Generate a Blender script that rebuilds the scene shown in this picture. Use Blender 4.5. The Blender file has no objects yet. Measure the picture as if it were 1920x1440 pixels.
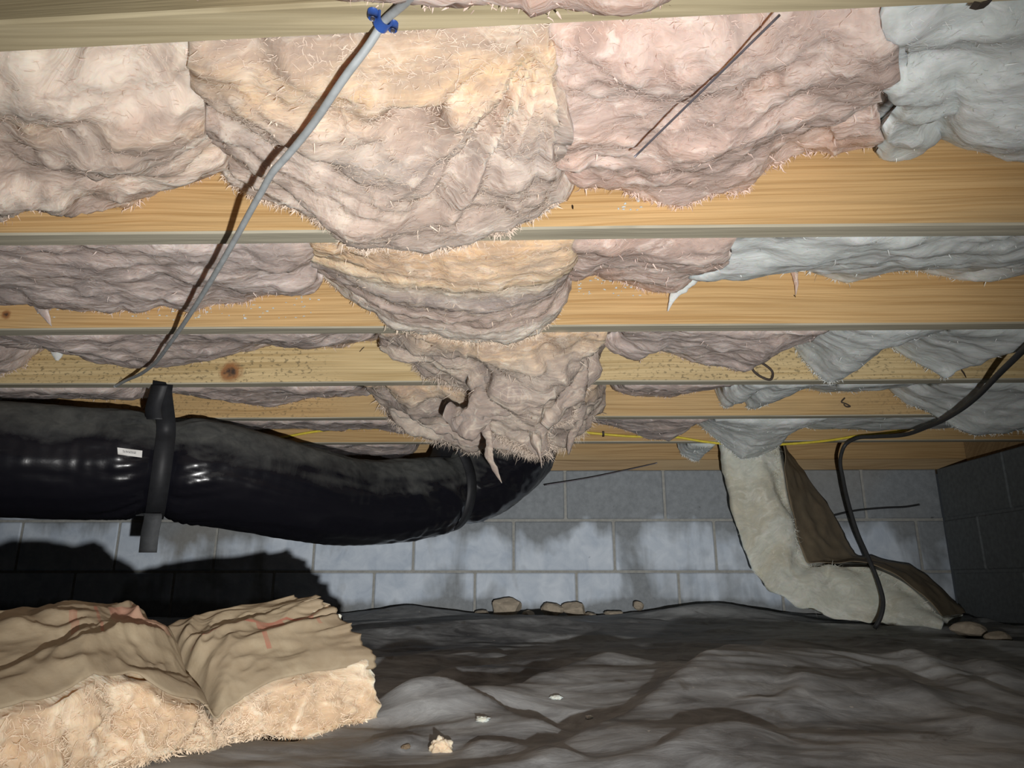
import bpy, bmesh, math
import numpy as np
from mathutils import Vector, Matrix

# ------------------------------------------------------------------ camera, world, light, exposure
SC = bpy.context.scene
COL = SC.collection
F = 1340.0                       # focal length in pixels of the 1920 wide frame
HC = 0.19                        # lens height above the ground sheet
PITCH = math.radians(15.4)
YAW = math.radians(1.2)
CAM = np.array([0.0, 0.0, HC])
RIGHT = np.array([math.cos(YAW), math.sin(YAW), 0.0])
FWD = np.array([-math.sin(YAW) * math.cos(PITCH), math.cos(YAW) * math.cos(PITCH), math.sin(PITCH)])
UP = np.cross(RIGHT, FWD)

cd = bpy.data.cameras.new('camera')
cd.sensor_width = 36.0
cd.lens = 36.0 * F / 1920.0
cd.clip_start = 0.01
cam = bpy.data.objects.new('camera', cd)
COL.objects.link(cam)
cam.location = CAM
cam.rotation_euler = (math.pi / 2 + PITCH, 0, YAW)
SC.camera = cam

w = bpy.data.worlds.new('world')
SC.world = w
w.use_nodes = True
w.node_tree.nodes['Background'].inputs[0].default_value = (0.80, 0.90, 1.0, 1)
w.node_tree.nodes['Background'].inputs[1].default_value = 0.016

# the hand-held torch, low and to the right of the lens
ld = bpy.data.lights.new('torch', 'SPOT')
ld.energy = 88.0
ld.color = (1.0, 0.985, 0.965)
ld.shadow_soft_size = 0.007
ld.spot_size = math.radians(105)
ld.spot_blend = 1.0
ld.use_nodes = True
nt = ld.node_tree
em = nt.nodes.get('Emission')
lf = nt.nodes.new('ShaderNodeLightFalloff')
lf.inputs['Strength'].default_value = 1.0
lf.inputs['Smooth'].default_value = 0.5
mx = nt.nodes.new('ShaderNodeMix')
mx.data_type = 'FLOAT'
mx.inputs[0].default_value = 0.45
nt.links.new(lf.outputs['Linear'], mx.inputs[2])
nt.links.new(lf.outputs['Quadratic'], mx.inputs[3])
nt.links.new(mx.outputs[0], em.inputs['Strength'])
lo = bpy.data.objects.new('torch', ld)
COL.objects.link(lo)
lo.location = CAM + RIGHT * 0.08 + np.array([0, 0.0, -0.11])
_aim = FWD * 1.0 - RIGHT * 0.13 + UP * 0.10
lo.rotation_euler = Vector(_aim).to_track_quat('-Z', 'Y').to_euler()

SC.view_settings.view_transform = 'Standard'
SC.view_settings.look = 'None'
SC.view_settings.exposure = 0.0
SC.view_settings.gamma = 1.0
SC.view_settings.use_curve_mapping = False

# ------------------------------------------------------------------ measuring helpers
def ray(px, py):
    return FWD + RIGHT * ((px - 960.0) / F) + UP * ((720.0 - py) / F)

def P(px, py, Y):
    """photo direction -> the point of that direction on the plane y = Y"""
    r = ray(px, py)
    return CAM + r * (Y / r[1])

def PZ(px, py, Z):
    r = ray(px, py)
    return CAM + r * ((Z - HC) / r[2])

ZJ = HC + 0.486                  # underside of the joists
JW, JH = 0.038, 0.235
JY = [0.503, 0.928, 1.335, 1.741, 2.148, 2.554]    # near faces of the joists
YW = 2.962                       # face of the block wall
XR = 1.68                        # face of the right-hand wall
ZSUB = ZJ + JH

# ------------------------------------------------------------------ noise (numpy gradient noise)
_rng = np.random.RandomState(7)
_perm = np.concatenate([_rng.permutation(256)] * 3)
_g = _rng.normal(size=(256, 3))
_g /= np.linalg.norm(_g, axis=1)[:, None]

def noise(p):
    p = np.asarray(p, dtype=np.float64)
    i = np.floor(p).astype(np.int64)
    f = p - i
    u = f * f * f * (f * (f * 6 - 15) + 10)
    i &= 255
    out = 0.0
    for dx in (0, 1):
        wx = u[..., 0] if dx else 1 - u[..., 0]
        a = _perm[(i[..., 0] + dx)]
        for dy in (0, 1):
            wy = u[..., 1] if dy else 1 - u[..., 1]
            b = _perm[a + ((i[..., 1] + dy) & 255)]
            for dz in (0, 1):
                wz = u[..., 2] if dz else 1 - u[..., 2]
                g = _g[_perm[b + ((i[..., 2] + dz) & 255)]]
                d = (g[..., 0] * (f[..., 0] - dx) + g[..., 1] * (f[..., 1] - dy) + g[..., 2] * (f[..., 2] - dz))
                out = out + wx * wy * wz * d
    return out * 1.5

def fbm(p, o=4, gain=0.5):
    p = np.asarray(p, dtype=np.float64)
    s, a = 0.0, 1.0
    for k in range(o):
        s = s + a * noise(p + 17.3 * k)
        p = p * 2.03
        a *= gain
    return s

def ridged(p, o=3, gain=0.5):
    p = np.asarray(p, dtype=np.float64)
    s, a = 0.0, 1.0
    for k in range(o):
        s = s + a * (1 - 2.0 * np.abs(noise(p + 31.7 * k)))
        p = p * 2.1
        a *= gain
    return s

def billow(p, o=3, gain=0.45):
    """rounded lobes parted by creases"""
    p = np.asarray(p, dtype=np.float64)
    s, a = 0.0, 1.0
    for k in range(o):
        n_ = noise(p + 23.1 * k)
        s = s + a * (np.sqrt(n_ * n_ + 0.009) * 2.0)
        p = p * 2.07
        a *= gain
    return s

def smooth(a, b, x):
    t = np.clip((np.asarray(x, float) - a) / (b - a), 0, 1)
    return t * t * (3 - 2 * t)

def catmull(pts, n):
    pts = np.asarray(pts, float)
    seg = np.linalg.norm(np.diff(pts[:, :3], axis=0), axis=1)
    t = np.concatenate([[0], np.cumsum(np.maximum(seg, 1e-6))])
    m = np.gradient(pts, t, axis=0) if len(pts) > 2 else np.repeat((pts[1:] - pts[:1]) / t[-1], 2, axis=0)
    q = np.linspace(0, t[-1], n)
    k = np.clip(np.searchsorted(t, q, 'right') - 1, 0, len(pts) - 2)
    h = (t[k + 1] - t[k])[:, None]
    s = ((q - t[k])[:, None]) / h
    return ((2 * s**3 - 3 * s**2 + 1) * pts[k] + (s**3 - 2 * s**2 + s) * h * m[k]
            + (-2 * s**3 + 3 * s**2) * pts[k + 1] + (s**3 - s**2) * h * m[k + 1])

# ------------------------------------------------------------------ object helpers
def tag(o, label=None, cat=None, group=None, kind=None):
    if label: o['label'] = label
    if cat: o['category'] = cat
    if group: o['group'] = group
    if kind: o['kind'] = kind
    return o

def empty(name, loc, label, cat, group=None):
    o = bpy.data.objects.new(name, None)
    o.empty_display_size = 0.05
    COL.objects.link(o)
    o.location = loc
    return tag(o, label, cat, group)

def mesh_obj(name, verts, faces, mat, parent=None, smooth_=True, uv=None, mats=None, midx=None, origin=None):
    verts = np.asarray(verts, float)
    if origin is None:
        origin = np.array([(verts[:, 0].min() + verts[:, 0].max()) / 2, (verts[:, 1].min() + verts[:, 1].max()) / 2, verts[:, 2].min()])
        if parent is not None:
            origin = np.array(parent_origin(parent))
    me = bpy.data.meshes.new(name)
    me.from_pydata((verts - origin).tolist(), [], [list(map(int, f)) for f in faces])
    for m in (mats or [mat]):
        me.materials.append(m)
    if midx is not None:
        me.polygons.foreach_set('material_index', np.asarray(midx, np.int32))
    me.polygons.foreach_set('use_smooth', np.full(len(me.polygons), bool(smooth_)))
    if uv is not None:
        lay = me.uv_layers.new(name='UVMap')
        li = np.zeros(len(me.loops), np.int32)
        me.loops.foreach_get('vertex_index', li)
        lay.data.foreach_set('uv', np.asarray(uv, np.float32)[li].ravel())
    me.update()
    o = bpy.data.objects.new(name, me)
    COL.objects.link(o)
    if parent is None:
        o.location = origin
    else:
        o.parent = parent
    return o

def parent_origin(p):
    v = Vector(p.location)
    while p.parent:
        p = p.parent
        v += Vector(p.location)
    return v

def grid_faces(nu, nv, closed_v=False):
    i, j = np.meshgrid(np.arange(nu - 1), np.arange(nv if closed_v else nv - 1), indexing='ij')
    j2 = (j + 1) % nv
    return np.stack([i * nv + j, (i + 1) * nv + j, (i + 1) * nv + j2, i * nv + j2], -1).reshape(-1, 4)

def grid_normals(G, closed_v=False):
    du = np.gradient(G, axis=0)
    if closed_v:
        dv = (np.roll(G, -1, axis=1) - np.roll(G, 1, axis=1)) * 0.5
    else:
        dv = np.gradient(G, axis=1)
    n = np.cross(du, dv)
    return n / np.maximum(np.linalg.norm(n, axis=-1, keepdims=True), 1e-9)

def box_data(lo_, hi_, bevel=0.0):
    bm = bmesh.new()
    bmesh.ops.create_cube(bm, size=1.0)
    lo_, hi_ = Vector(lo_), Vector(hi_)
    for v in bm.verts:
        v.co = Vector(((lo_[k] + hi_[k]) / 2 + v.co[k] * (hi_[k] - lo_[k])) for k in range(3))
    if bevel > 0:
        bmesh.ops.bevel(bm, geom=bm.edges[:], offset=bevel, segments=1, affect='EDGES')
    v = [tuple(x.co) for x in bm.verts]
    bm.verts.index_update()
    f = [[x.index for x in fc.verts] for fc in bm.faces]
    bm.free()
    return np.array(v), f

def tube_data(path, r, seg=10, flat=1.0):
    """path (n,3), r scalar or (n,), capped tube"""
    path = np.asarray(path, float)
    n = len(path)
    r = np.full(n, r) if np.isscalar(r) else np.asarray(r)
    T = np.gradient(path, axis=0)
    T /= np.linalg.norm(T, axis=1)[:, None]
    up = np.array([0, 0, 1.0]) if abs(T[0][2]) < 0.9 else np.array([0, 1.0, 0])
    N = np.zeros_like(T)
    b = np.cross(T[0], up); N[0] = np.cross(b, T[0]); N[0] /= np.linalg.norm(N[0])
    for k in range(1, n):
        v = N[k - 1] - T[k] * np.dot(N[k - 1], T[k])
        N[k] = v / np.linalg.norm(v)
    B = np.cross(T, N)
    a = np.linspace(0, 2 * np.pi, seg, endpoint=False)
    G = path[:, None, :] + r[:, None, None] * (np.cos(a)[None, :, None] * N[:, None, :] + flat * np.sin(a)[None, :, None] * B[:, None, :])
    V = G.reshape(-1, 3)
    Fc = [list(x) for x in grid_faces(n, seg, True)]
    Fc.append(list(range(seg - 1, -1, -1)))
    Fc.append([(n - 1) * seg + k for k in range(seg)])
    return V, Fc

def merge(parts):
    V, Fc, o = [], [], 0
    for v, f in parts:
        V.append(np.asarray(v, float)); Fc += [[int(i) + o for i in x] for x in f]; o += len(v)
    return np.concatenate(V), Fc

# ------------------------------------------------------------------ materials
class NT:
    def __init__(self, name):
        self.m = bpy.data.materials.new(name)
        self.m.use_nodes = True
        self.t = self.m.node_tree
        self.t.nodes.clear()
        self.out = self.n('ShaderNodeOutputMaterial')
        self.b = self.n('ShaderNodeBsdfPrincipled')
        self.l(self.b.outputs[0], self.out.inputs[0])
        self.pos = self.n('ShaderNodeNewGeometry').outputs['Position']
    def n(self, t, **kw):
        x = self.t.nodes.new(t)
        for k, v in kw.items(): setattr(x, k, v)
        return x
    def l(self, a, b): self.t.links.new(a, b)
    def put(self, sock, v):
        if isinstance(v, bpy.types.NodeSocket): self.l(v, sock)
        elif v is not None:
            if sock.type == 'RGBA' and len(v) == 3: v = (*v, 1)
            sock.default_value = v
    def mapping(self, scale=(1, 1, 1), loc=(0, 0, 0), rot=(0, 0, 0), src=None):
        m = self.n('ShaderNodeMapping')
        m.inputs['Scale'].default_value = scale; m.inputs['Location'].default_value = loc; m.inputs['Rotation'].default_value = rot
        self.l(src or self.pos, m.inputs[0])
        return m.outputs[0]
    def noise(self, scale, detail=4, rough=0.55, dist=0.0, vec=None):
        x = self.n('ShaderNodeTexNoise')
        x.inputs['Scale'].default_value = scale; x.inputs['Detail'].default_value = detail
        x.inputs['Roughness'].default_value = rough; x.inputs['Distortion'].default_value = dist
        self.l(vec or self.pos, x.inputs['Vector'])
        return x.outputs['Fac']
    def ramp(self, fac, stops, interp='LINEAR'):
        r = self.n('ShaderNodeValToRGB'); cr = r.color_ramp; cr.interpolation = interp
        while len(cr.elements) < len(stops): cr.elements.new(0.5)
        for e, (p, c) in zip(cr.elements, stops):
            e.position = p
            e.color = (c, c, c, 1) if np.isscalar(c) else (*c, 1)
        self.l(fac, r.inputs[0])
        return r.outputs[0]
    def mix(self, fac, a, b, mode='MIX'):
        x = self.n('ShaderNodeMix'); x.data_type = 'RGBA'; x.blend_type = mode
        self.put(x.inputs[0], fac); self.put(x.inputs[6], a); self.put(x.inputs[7], b)
        return x.outputs[2]
    def math(self, op, a, b=None, clamp=False):
        x = self.n('ShaderNodeMath'); x.operation = op; x.use_clamp = clamp
        self.put(x.inputs[0], a)
        if b is not None: self.put(x.inputs[1], b)
        return x.outputs[0]
    def bump(self, h, strength=0.5, dist=0.01, prev=None):
        x = self.n('ShaderNodeBump')
        x.inputs['Strength'].default_value = strength; x.inputs['Distance'].default_value = dist
        self.l(h, x.inputs['Height'])
        if prev is not None: self.l(prev, x.inputs['Normal'])
        self.l(x.outputs[0], self.b.inputs['Normal'])
        return x.outputs[0]
    def fin(self, color, rough=0.8, spec=0.3):
        self.put(self.b.inputs['Base Color'], color)
        self.put(self.b.inputs['Roughness'], rough)
        self.put(self.b.inputs['Specular IOR Level'], spec)
        return self.m
    def sep(self, vec=None):
        s = self.n('ShaderNodeSeparateXYZ'); self.l(vec or self.pos, s.inputs[0]); return s.outputs

def fibre_mat(name, main, light, dusk, warm, warm_amt=0.35, dusk_amt=0.5, seed=0.0, layers=None, k=1.0, bump=0.45):
    t = NT(name)
    p = t.mapping((1, 1, 1), (seed, seed * 0.7, seed * 1.3))
    wn = t.n('ShaderNodeTexNoise'); wn.inputs['Scale'].default_value = 4.0; wn.inputs['Detail'].default_value = 3
    t.l(p, wn.inputs['Vector'])
    w1 = t.n('ShaderNodeVectorMath'); w1.operation = 'MULTIPLY_ADD'
    t.l(wn.outputs['Color'], w1.inputs[0]); w1.inputs[1].default_value = (0.22, 0.22, 0.22); t.l(p, w1.inputs[2])
    wp = w1.outputs[0]                                   # swirled coordinates: the fibres flow and curl
    st = t.mapping((6.5, 11, 11), (0, 0, 0), (0.3, 0.25, 0.5 + seed), wp)
    st2 = t.mapping((17, 30, 30), (3, 0, 0), (0.3, 0.25, 0.5 + seed), wp)
    st3 = t.mapping((40, 110, 110), (1, 5, 0), (0.3, 0.25, 0.5 + seed), wp)
    big = t.noise(3.6, 4, 0.55, 0.6, p)
    streak = t.noise(1.0, 4, 0.55, 0.6, st)
    tuft = t.noise(1.0, 4, 0.6, 0.9, st2)
    fine = t.noise(1.0, 3, 0.6, 0.3, st3)
    c = t.mix(t.ramp(big, [(0.36, 0.0), (0.60, 1.0)]), main, light)
    wm = t.noise(5.0, 4, 0.55, 0.8, t.mapping((1.0, 1.6, 1.6), (5, 3, 1), src=wp))
    c = t.mix(t.math('MULTIPLY', t.ramp(wm, [(0.48, 0.0), (0.64, 1.0)]), warm_amt), c, warm)
    if layers:
        uv = t.n('ShaderNodeUVMap').outputs[0]
        s = t.sep(uv)
        wob = t.math('ADD', s[1], t.math('MULTIPLY', t.math('SUBTRACT', t.noise(5, 4, 0.6, 0.5), 0.5), 0.15))
        lay = t.ramp(wob, layers)
        c = t.mix(0.9, c, lay)
        k = 0.55
        ls = t.noise(1.0, 5, 0.7, 0.3, t.mapping((5, 60, 1), src=uv))
        c = t.mix(t.ramp(ls, [(0.40, 0.45), (0.60, 0.0)]), c, dusk)
        c = t.mix(t.ramp(ls, [(0.56, 0.0), (0.74, 0.5)]), c, (0.86, 0.80, 0.70))
    pale = tuple(min(0.92, x * 1.18 + 0.08) for x in light)
    c = t.mix(t.ramp(streak, [(0.38, dusk_amt * 1.3 * k), (0.54, 0.0)]), c, dusk)
    c = t.mix(t.ramp(streak, [(0.54, 0.0), (0.70, 0.6 * k)]), c, pale)
    c = t.mix(t.ramp(tuft, [(0.36, 0.5 * k), (0.50, 0.0)]), c, dusk)
    c = t.mix(t.ramp(tuft, [(0.54, 0.0), (0.66, 0.75 * k)]), c, pale)
    c = t.mix(t.ramp(fine, [(0.36, 0.22), (0.54, 0.0)]), c, dusk)
    t.bump(t.math('ADD', t.math('ADD', streak, t.math('MULTIPLY', tuft, 0.6)), t.math('MULTIPLY', fine, 0.12)), bump, 0.020)
    m = t.fin(c, 1.0, 0.05)
    t.b.inputs['Subsurface Weight'].default_value = 0.6
    t.b.inputs['Subsurface Radius'].default_value = (1.0, 0.62, 0.42)
    t.b.inputs['Subsurface Scale'].default_value = 0.016
    return m

PINK = (0.68, 0.50, 0.41); CREAM = (0.75, 0.62, 0.52); DUSK = (0.40, 0.315, 0.27); WARM = (0.82, 0.57, 0.35)
M_PINK = fibre_mat('pink_fibreglass', PINK, CREAM, DUSK, WARM, 0.45, 0.5, 0.0)
M_PINKB = fibre_mat('rose_fibreglass', (0.67, 0.48, 0.41), (0.73, 0.58, 0.51), (0.42, 0.32, 0.28), (0.80, 0.50, 0.36), 0.4, 0.45, 3.7)
M_DUSTY = fibre_mat('dusty_pink_fibreglass', (0.64, 0.51, 0.455), (0.71, 0.60, 0.55), (0.42, 0.355, 0.33), (0.75, 0.55, 0.40), 0.25, 0.6, 6.1)
M_WHITE = fibre_mat('white_fibreglass', (0.66, 0.70, 0.675), (0.77, 0.80, 0.785), (0.47, 0.50, 0.49), (0.72, 0.76, 0.71), 0.4, 0.5, 9.3, k=0.7, bump=0.25)
M_YELLOWED = fibre_mat('yellowed_white_fibreglass', (0.62, 0.63, 0.54), (0.72, 0.73, 0.66), (0.40, 0.40, 0.35), (0.55, 0.50, 0.37), 0.6, 0.6, 2.3, bump=0.12, k=0.5)
M_PEACH = fibre_mat('peach_fibreglass', (0.72, 0.53, 0.35), (0.74, 0.61, 0.46), (0.50, 0.36, 0.24), (0.76, 0.50, 0.28), 0.6, 0.45, 4.4)
M_SAG1 = fibre_mat('sagging_pink_fibreglass', PINK, CREAM, DUSK, WARM, 0.55, 0.8, 1.9,
                   layers=[(0.0, (0.62, 0.48, 0.38)), (0.15, (0.86, 0.61, 0.36)), (0.28, (0.74, 0.57, 0.45)), (0.42, (0.48, 0.41, 0.37)), (0.56, (0.74, 0.61, 0.53)), (0.8, (0.68, 0.55, 0.47)), (1.0, (0.74, 0.68, 0.61))])
M_SAG2 = fibre_mat('layered_peach_fibreglass', PINK, CREAM, DUSK, WARM, 0.3, 0.4, 7.7,
                   layers=[(0.0, (0.84, 0.55, 0.29)), (0.20, (0.88, 0.60, 0.34)), (0.34, (0.86, 0.66, 0.42)), (0.41, (0.80, 0.72, 0.58)), (0.46, (0.30, 0.27, 0.26)), (0.55, (0.36, 0.31, 0.295)), (0.62, (0.66, 0.53, 0.47)), (0.78, (0.60, 0.47, 0.41)), (0.85, (0.86, 0.80, 0.70)), (1.0, (0.84, 0.78, 0.68))])
M_SAG3 = fibre_mat('ragged_dusty_fibreglass', (0.62, 0.49, 0.41), (0.74, 0.63, 0.51), (0.30, 0.25, 0.23), (0.80, 0.58, 0.38), 0.45, 0.7, 8.8,
                   layers=[(0.0, (0.82, 0.54, 0.30)), (0.14, (0.80, 0.60, 0.40)), (0.26, (0.60, 0.50, 0.41)), (0.45, (0.50, 0.41, 0.36)), (0.62, (0.66, 0.54, 0.44)), (0.8, (0.52, 0.43, 0.37)), (1.0, (0.60, 0.50, 0.41))])

def strand_mat(name, col):
    t = NT(name)
    return t.fin(t.mix(t.noise(40, 2), tuple(x * 0.88 for x in col), tuple(min(0.95, x * 1.08) for x in col)), 0.9, 0.1)
STRANDS = {}
for _m, _c in ((M_PINK, (0.84, 0.68, 0.58)), (M_PINKB, (0.83, 0.66, 0.58)), (M_DUSTY, (0.72, 0.60, 0.54)), (M_WHITE, (0.80, 0.83, 0.81)), (M_YELLOWED, (0.72, 0.72, 0.64)),
               (M_PEACH, (0.86, 0.70, 0.52)), (M_SAG1, (0.84, 0.70, 0.58)), (M_SAG2, (0.82, 0.68, 0.54)), (M_SAG3, (0.72, 0.61, 0.51))):
    STRANDS[_m.name] = strand_mat('loose_' + _m.name, _c)

def wood_mat(name, c_lo, c_hi, seed, knots=(), grain=34.0, speck=0.0, resin=0.0):
    t = NT(name)
    v = t.mapping((0.35, 1.0, 1.0), (seed, seed, seed))
    wob = t.noise(2.4, 3, 0.5, 0.4, v)
    s = t.sep()
    zz = t.math('ADD', t.math('MULTIPLY', s[2], grain * 2.0), t.math('MULTIPLY', wob, 5.0))
    zz = t.math('ADD', zz, t.math('MULTIPLY', s[1], grain * 2.0))
    comb = t.n('ShaderNodeCombineXYZ')
    t.l(zz, comb.inputs[0]); t.l(t.math('MULTIPLY', s[0], 0.8), comb.inputs[1])
    g1 = t.noise(2.4, 2, 0.6, 0.0, comb.outputs[0])
    g2 = t.noise(1.0, 4, 0.6, 0.2, t.mapping((3.0, 90, 420), (seed, 0, 0)))
    c = t.mix(t.ramp(g1, [(0.34, 0.0), (0.50, 0.75), (0.60, 1.0)]), c_lo, c_hi)
    c = t.mix(t.ramp(g2, [(0.38, 0.40), (0.56, 0.0)]), c, tuple(x * 0.62 for x in c_lo))
    bl = t.noise(3.2, 4, 0.6, 0.6, v)
    c = t.mix(t.ramp(bl, [(0.50, 0.0), (0.72, 0.40)]), c, (0.40, 0.33, 0.20))
    if speck:
        sp = t.noise(150, 3, 0.6, 0.3, t.mapping((0.6, 1, 1)))
        ar = t.noise(1.8, 2, 0.5, 0.0, t.mapping((1, 1, 1), (seed * 2, 0, 0)))
        c = t.mix(t.math('MULTIPLY', t.ramp(sp, [(0.56, 0.0), (0.63, speck)]), t.ramp(ar, [(0.44, 0.0), (0.54, 1.0)])), c, (0.10, 0.085, 0.05))
    for (kx, kz, kr, dark) in knots:
        d = t.n('ShaderNodeVectorMath'); d.operation = 'DISTANCE'
        w2 = t.n('ShaderNodeCombineXYZ')
        t.l(t.math('ADD', s[0], t.math('MULTIPLY', t.math('SUBTRACT', t.noise(55, 3, 0.6), 0.5), kr * 1.3)), w2.inputs[0])
        t.l(s[2], w2.inputs[2])
        t.l(w2.outputs[0], d.inputs[0]); d.inputs[1].default_value = (kx, 0, kz)
        dd = t.math('DIVIDE', d.outputs['Value'], kr)
        c = t.mix(t.ramp(dd, [(0.55, 0.9), (1.0, 0.0)]), c, (0.30, 0.13, 0.05))
        c = t.mix(t.ramp(t.math('ADD', dd, t.math('MULTIPLY', t.noise(70, 3), 0.6)), [(0.45, dark), (0.75, 0.0)]), c, (0.035, 0.03, 0.03))
    t.bump(t.math('ADD', g2, g1), 0.25, 0.002)
    return t.fin(c, 0.62, 0.3)

ORANGE = ((0.50, 0.305, 0.125), (0.67, 0.45, 0.215))
PALE = ((0.50, 0.36, 0.17), (0.68, 0.53, 0.29))
M_EDGE = wood_mat('weathered_joist_edge', (0.36, 0.335, 0.26), (0.53, 0.49, 0.38), 5.0, grain=20)
M_EDGE_PALE = wood_mat('pale_joist_edge', (0.42, 0.35, 0.215), (0.56, 0.48, 0.31), 2.0, grain=26)
M_SUB = wood_mat('subfloor_boards', (0.27, 0.13, 0.055), (0.36, 0.19, 0.085), 8.0, grain=14)

def plain(name, col, rough=0.6, spec=0.4, metallic=0.0):
    t = NT(name)
    n = t.noise(60, 3, 0.6)
    m = t.fin(t.mix(t.ramp(n, [(0.3, 0.0), (0.75, 1.0)]), tuple(x * 0.8 for x in col), tuple(min(1, x * 1.12) for x in col)), rough, spec)
    t.b.inputs['Metallic'].default_value = metallic
    return m

def block_mat():
    t = NT('efflorescent_concrete')
    s = t.sep()
    nz = t.noise(2.6, 5, 0.55, 0.5, t.mapping((1.0, 1.0, 0.9)))
    dr = t.noise(3.4, 4, 0.55, 0.3, t.mapping((1.7, 1.7, 0.45), (3, 0, 0)))
    zb = HC + 0.44
    hz = t.math('SUBTRACT', s[2], 0.0)
    band = t.ramp(hz, [(0.045, 0.0), (0.13, 0.72), (0.26, 0.80), (0.33, 0.74), (0.425, 0.34), (0.46, 0.10), (0.60, 0.05)])
    mk = t.math('ADD', band, t.math('MULTIPLY', t.math('SUBTRACT', t.math('ADD', t.math('MULTIPLY', nz, 0.5), t.math('MULTIPLY', dr, 0.5)), 0.5), 2.6))
    mk = t.ramp(mk, [(0.42, 0.0), (0.70, 1.0)])
    gr = t.noise(45, 5, 0.7)
    base = t.mix(t.ramp(gr, [(0.3, 0.0), (0.7, 1.0)]), (0.215, 0.235, 0.25), (0.30, 0.325, 0.345))
    base = t.mix(t.ramp(t.noise(1.4, 3, 0.5, 0.4, t.mapping((1, 1, 1), (7, 0, 0))), [(0.5, 0.0), (0.66, 0.5)]), base, (0.26, 0.24, 0.20))
    eff = t.mix(t.ramp(t.noise(14, 5, 0.6, 0.6), [(0.3, 0.0), (0.7, 1.0)]), (0.48, 0.555, 0.65), (0.68, 0.75, 0.83))
    c = t.mix(mk, base, eff)
    pit = t.noise(26, 2, 0.5)
    c = t.mix(t.ramp(pit, [(0.20, 0.8), (0.26, 0.0)]), c, (0.10, 0.10, 0.10))
    t.bump(gr, 0.35, 0.004)
    return t.fin(c, 0.92, 0.15)
M_BLOCK = block_mat()
M_MORTAR = plain('mortar', (0.36, 0.36, 0.335), 0.95, 0.1)
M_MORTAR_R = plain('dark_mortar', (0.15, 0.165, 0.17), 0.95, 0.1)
M_BLOCK_R = plain('dark_grey_block', (0.145, 0.16, 0.165), 0.95, 0.1)  # even grey, darker and plainer than the back wall's blocks
M_SOIL = plain('soil', (0.16, 0.12, 0.08), 1.0, 0.05)
M_STONE = plain('rubble_stone', (0.42, 0.36, 0.28), 0.95, 0.1)

def sheet_mat():
    t = NT('dusty_black_polythene')
    a = t.noise(3.2, 5, 0.6, 0.8, t.mapping((0.8, 1.2, 1)))
    b = t.noise(17, 5, 0.65, 1.0, t.mapping((0.7, 1.2, 1)))
    dust = t.math('ADD', t.math('MULTIPLY', a, 0.6), t.math('MULTIPLY', b, 0.4))
    c = t.mix(t.ramp(dust, [(0.38, 0.0), (0.62, 1.0)]), (0.085, 0.085, 0.086), (0.40, 0.415, 0.42))
    c = t.mix(t.ramp(t.noise(8, 4, 0.6, 1.6), [(0.60, 0.0), (0.70, 0.55)]), c, (0.10, 0.085, 0.065))
    c = t.mix(t.ramp(t.noise(60, 2, 0.5), [(0.74, 0.0), (0.78, 0.7)]), c, (0.5, 0.47, 0.42))
    t.bump(t.math('ADD', b, t.math('MULTIPLY', t.noise(60, 4, 0.6), 0.3)), 0.3, 0.006)
    return t.fin(c, t.ramp(dust, [(0.35, 0.42), (0.55, 0.8)]), 0.3)
M_SHEET = sheet_mat()

def duct_mat():
    t = NT('black_duct_jacket')
    nrm = t.n('ShaderNodeNewGeometry')
    s = t.sep(nrm.outputs['Normal'])
    nz = t.noise(7, 5, 0.65, 0.8)
    up = t.math('ADD', s[2], t.math('MULTIPLY', t.math('SUBTRACT', nz, 0.5), 1.1))
    d = t.ramp(up, [(0.10, 0.0), (0.85, 1.0)])
    dustc = t.mix(t.ramp(t.noise(22, 5, 0.7, 0.6), [(0.3, 0.0), (0.7, 1.0)]), (0.065, 0.07, 0.068), (0.15, 0.152, 0.142))
    c = t.mix(d, (0.0075, 0.0075, 0.011), dustc)
    t.bump(t.noise(38, 3, 0.6, 0.5, t.mapping((0.5, 1, 1))), 0.12, 0.004)
    return t.fin(c, t.ramp(d, [(0.0, 0.24), (1.0, 0.85)]), t.ramp(d, [(0.0, 0.5), (1.0, 0.15)]))
M_DUCT = duct_mat()
M_STRAP = plain('black_duct_strap', (0.022, 0.023, 0.026), 0.55, 0.35)
M_STRAP2 = plain('grey_strap_tail', (0.075, 0.08, 0.085), 0.7, 0.3)

def kraft_mat(name, printed):
    t = NT(name)
    dk = 1.0 if printed else 0.62
    n = t.noise(9, 5, 0.6, 0.6)
    f = t.noise(70, 4, 0.6, 0.0)
    c = t.mix(t.ramp(n, [(0.34, 0.0), (0.64, 1.0)]), (0.31 * dk, 0.245 * dk, 0.165 * dk), (0.42 * dk, 0.345 * dk, 0.235 * dk))
    c = t.mix(t.ramp(f, [(0.35, 0.25), (0.6, 0.0)]), c, (0.30, 0.22, 0.13))
    if printed:
        uv = t.n('ShaderNodeUVMap').outputs[0]
        s = t.sep(uv)
        worn = t.ramp(t.noise(16, 4, 0.6), [(0.30, 0.15), (0.62, 1.0)])
        def box(u0, u1, v0, v1, col, amt):
            nonlocal c
            a = t.math('MULTIPLY', t.math('GREATER_THAN', s[0], u0), t.math('LESS_THAN', s[0], u1))
            b = t.math('MULTIPLY', t.math('GREATER_THAN', s[1], v0), t.math('LESS_THAN', s[1], v1))
            c = t.mix(t.math('MULTIPLY', t.math('MULTIPLY', a, b), t.math('MULTIPLY', worn, amt)), c, col)
        for b in printed: box(*b)
    t.bump(t.math('ADD', n, t.math('MULTIPLY', f, 0.3)), 0.35, 0.006)
    return t.fin(c, 0.6, 0.35)
RED = (0.42, 0.10, 0.07); ROSE = (0.42, 0.23, 0.165)
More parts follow.
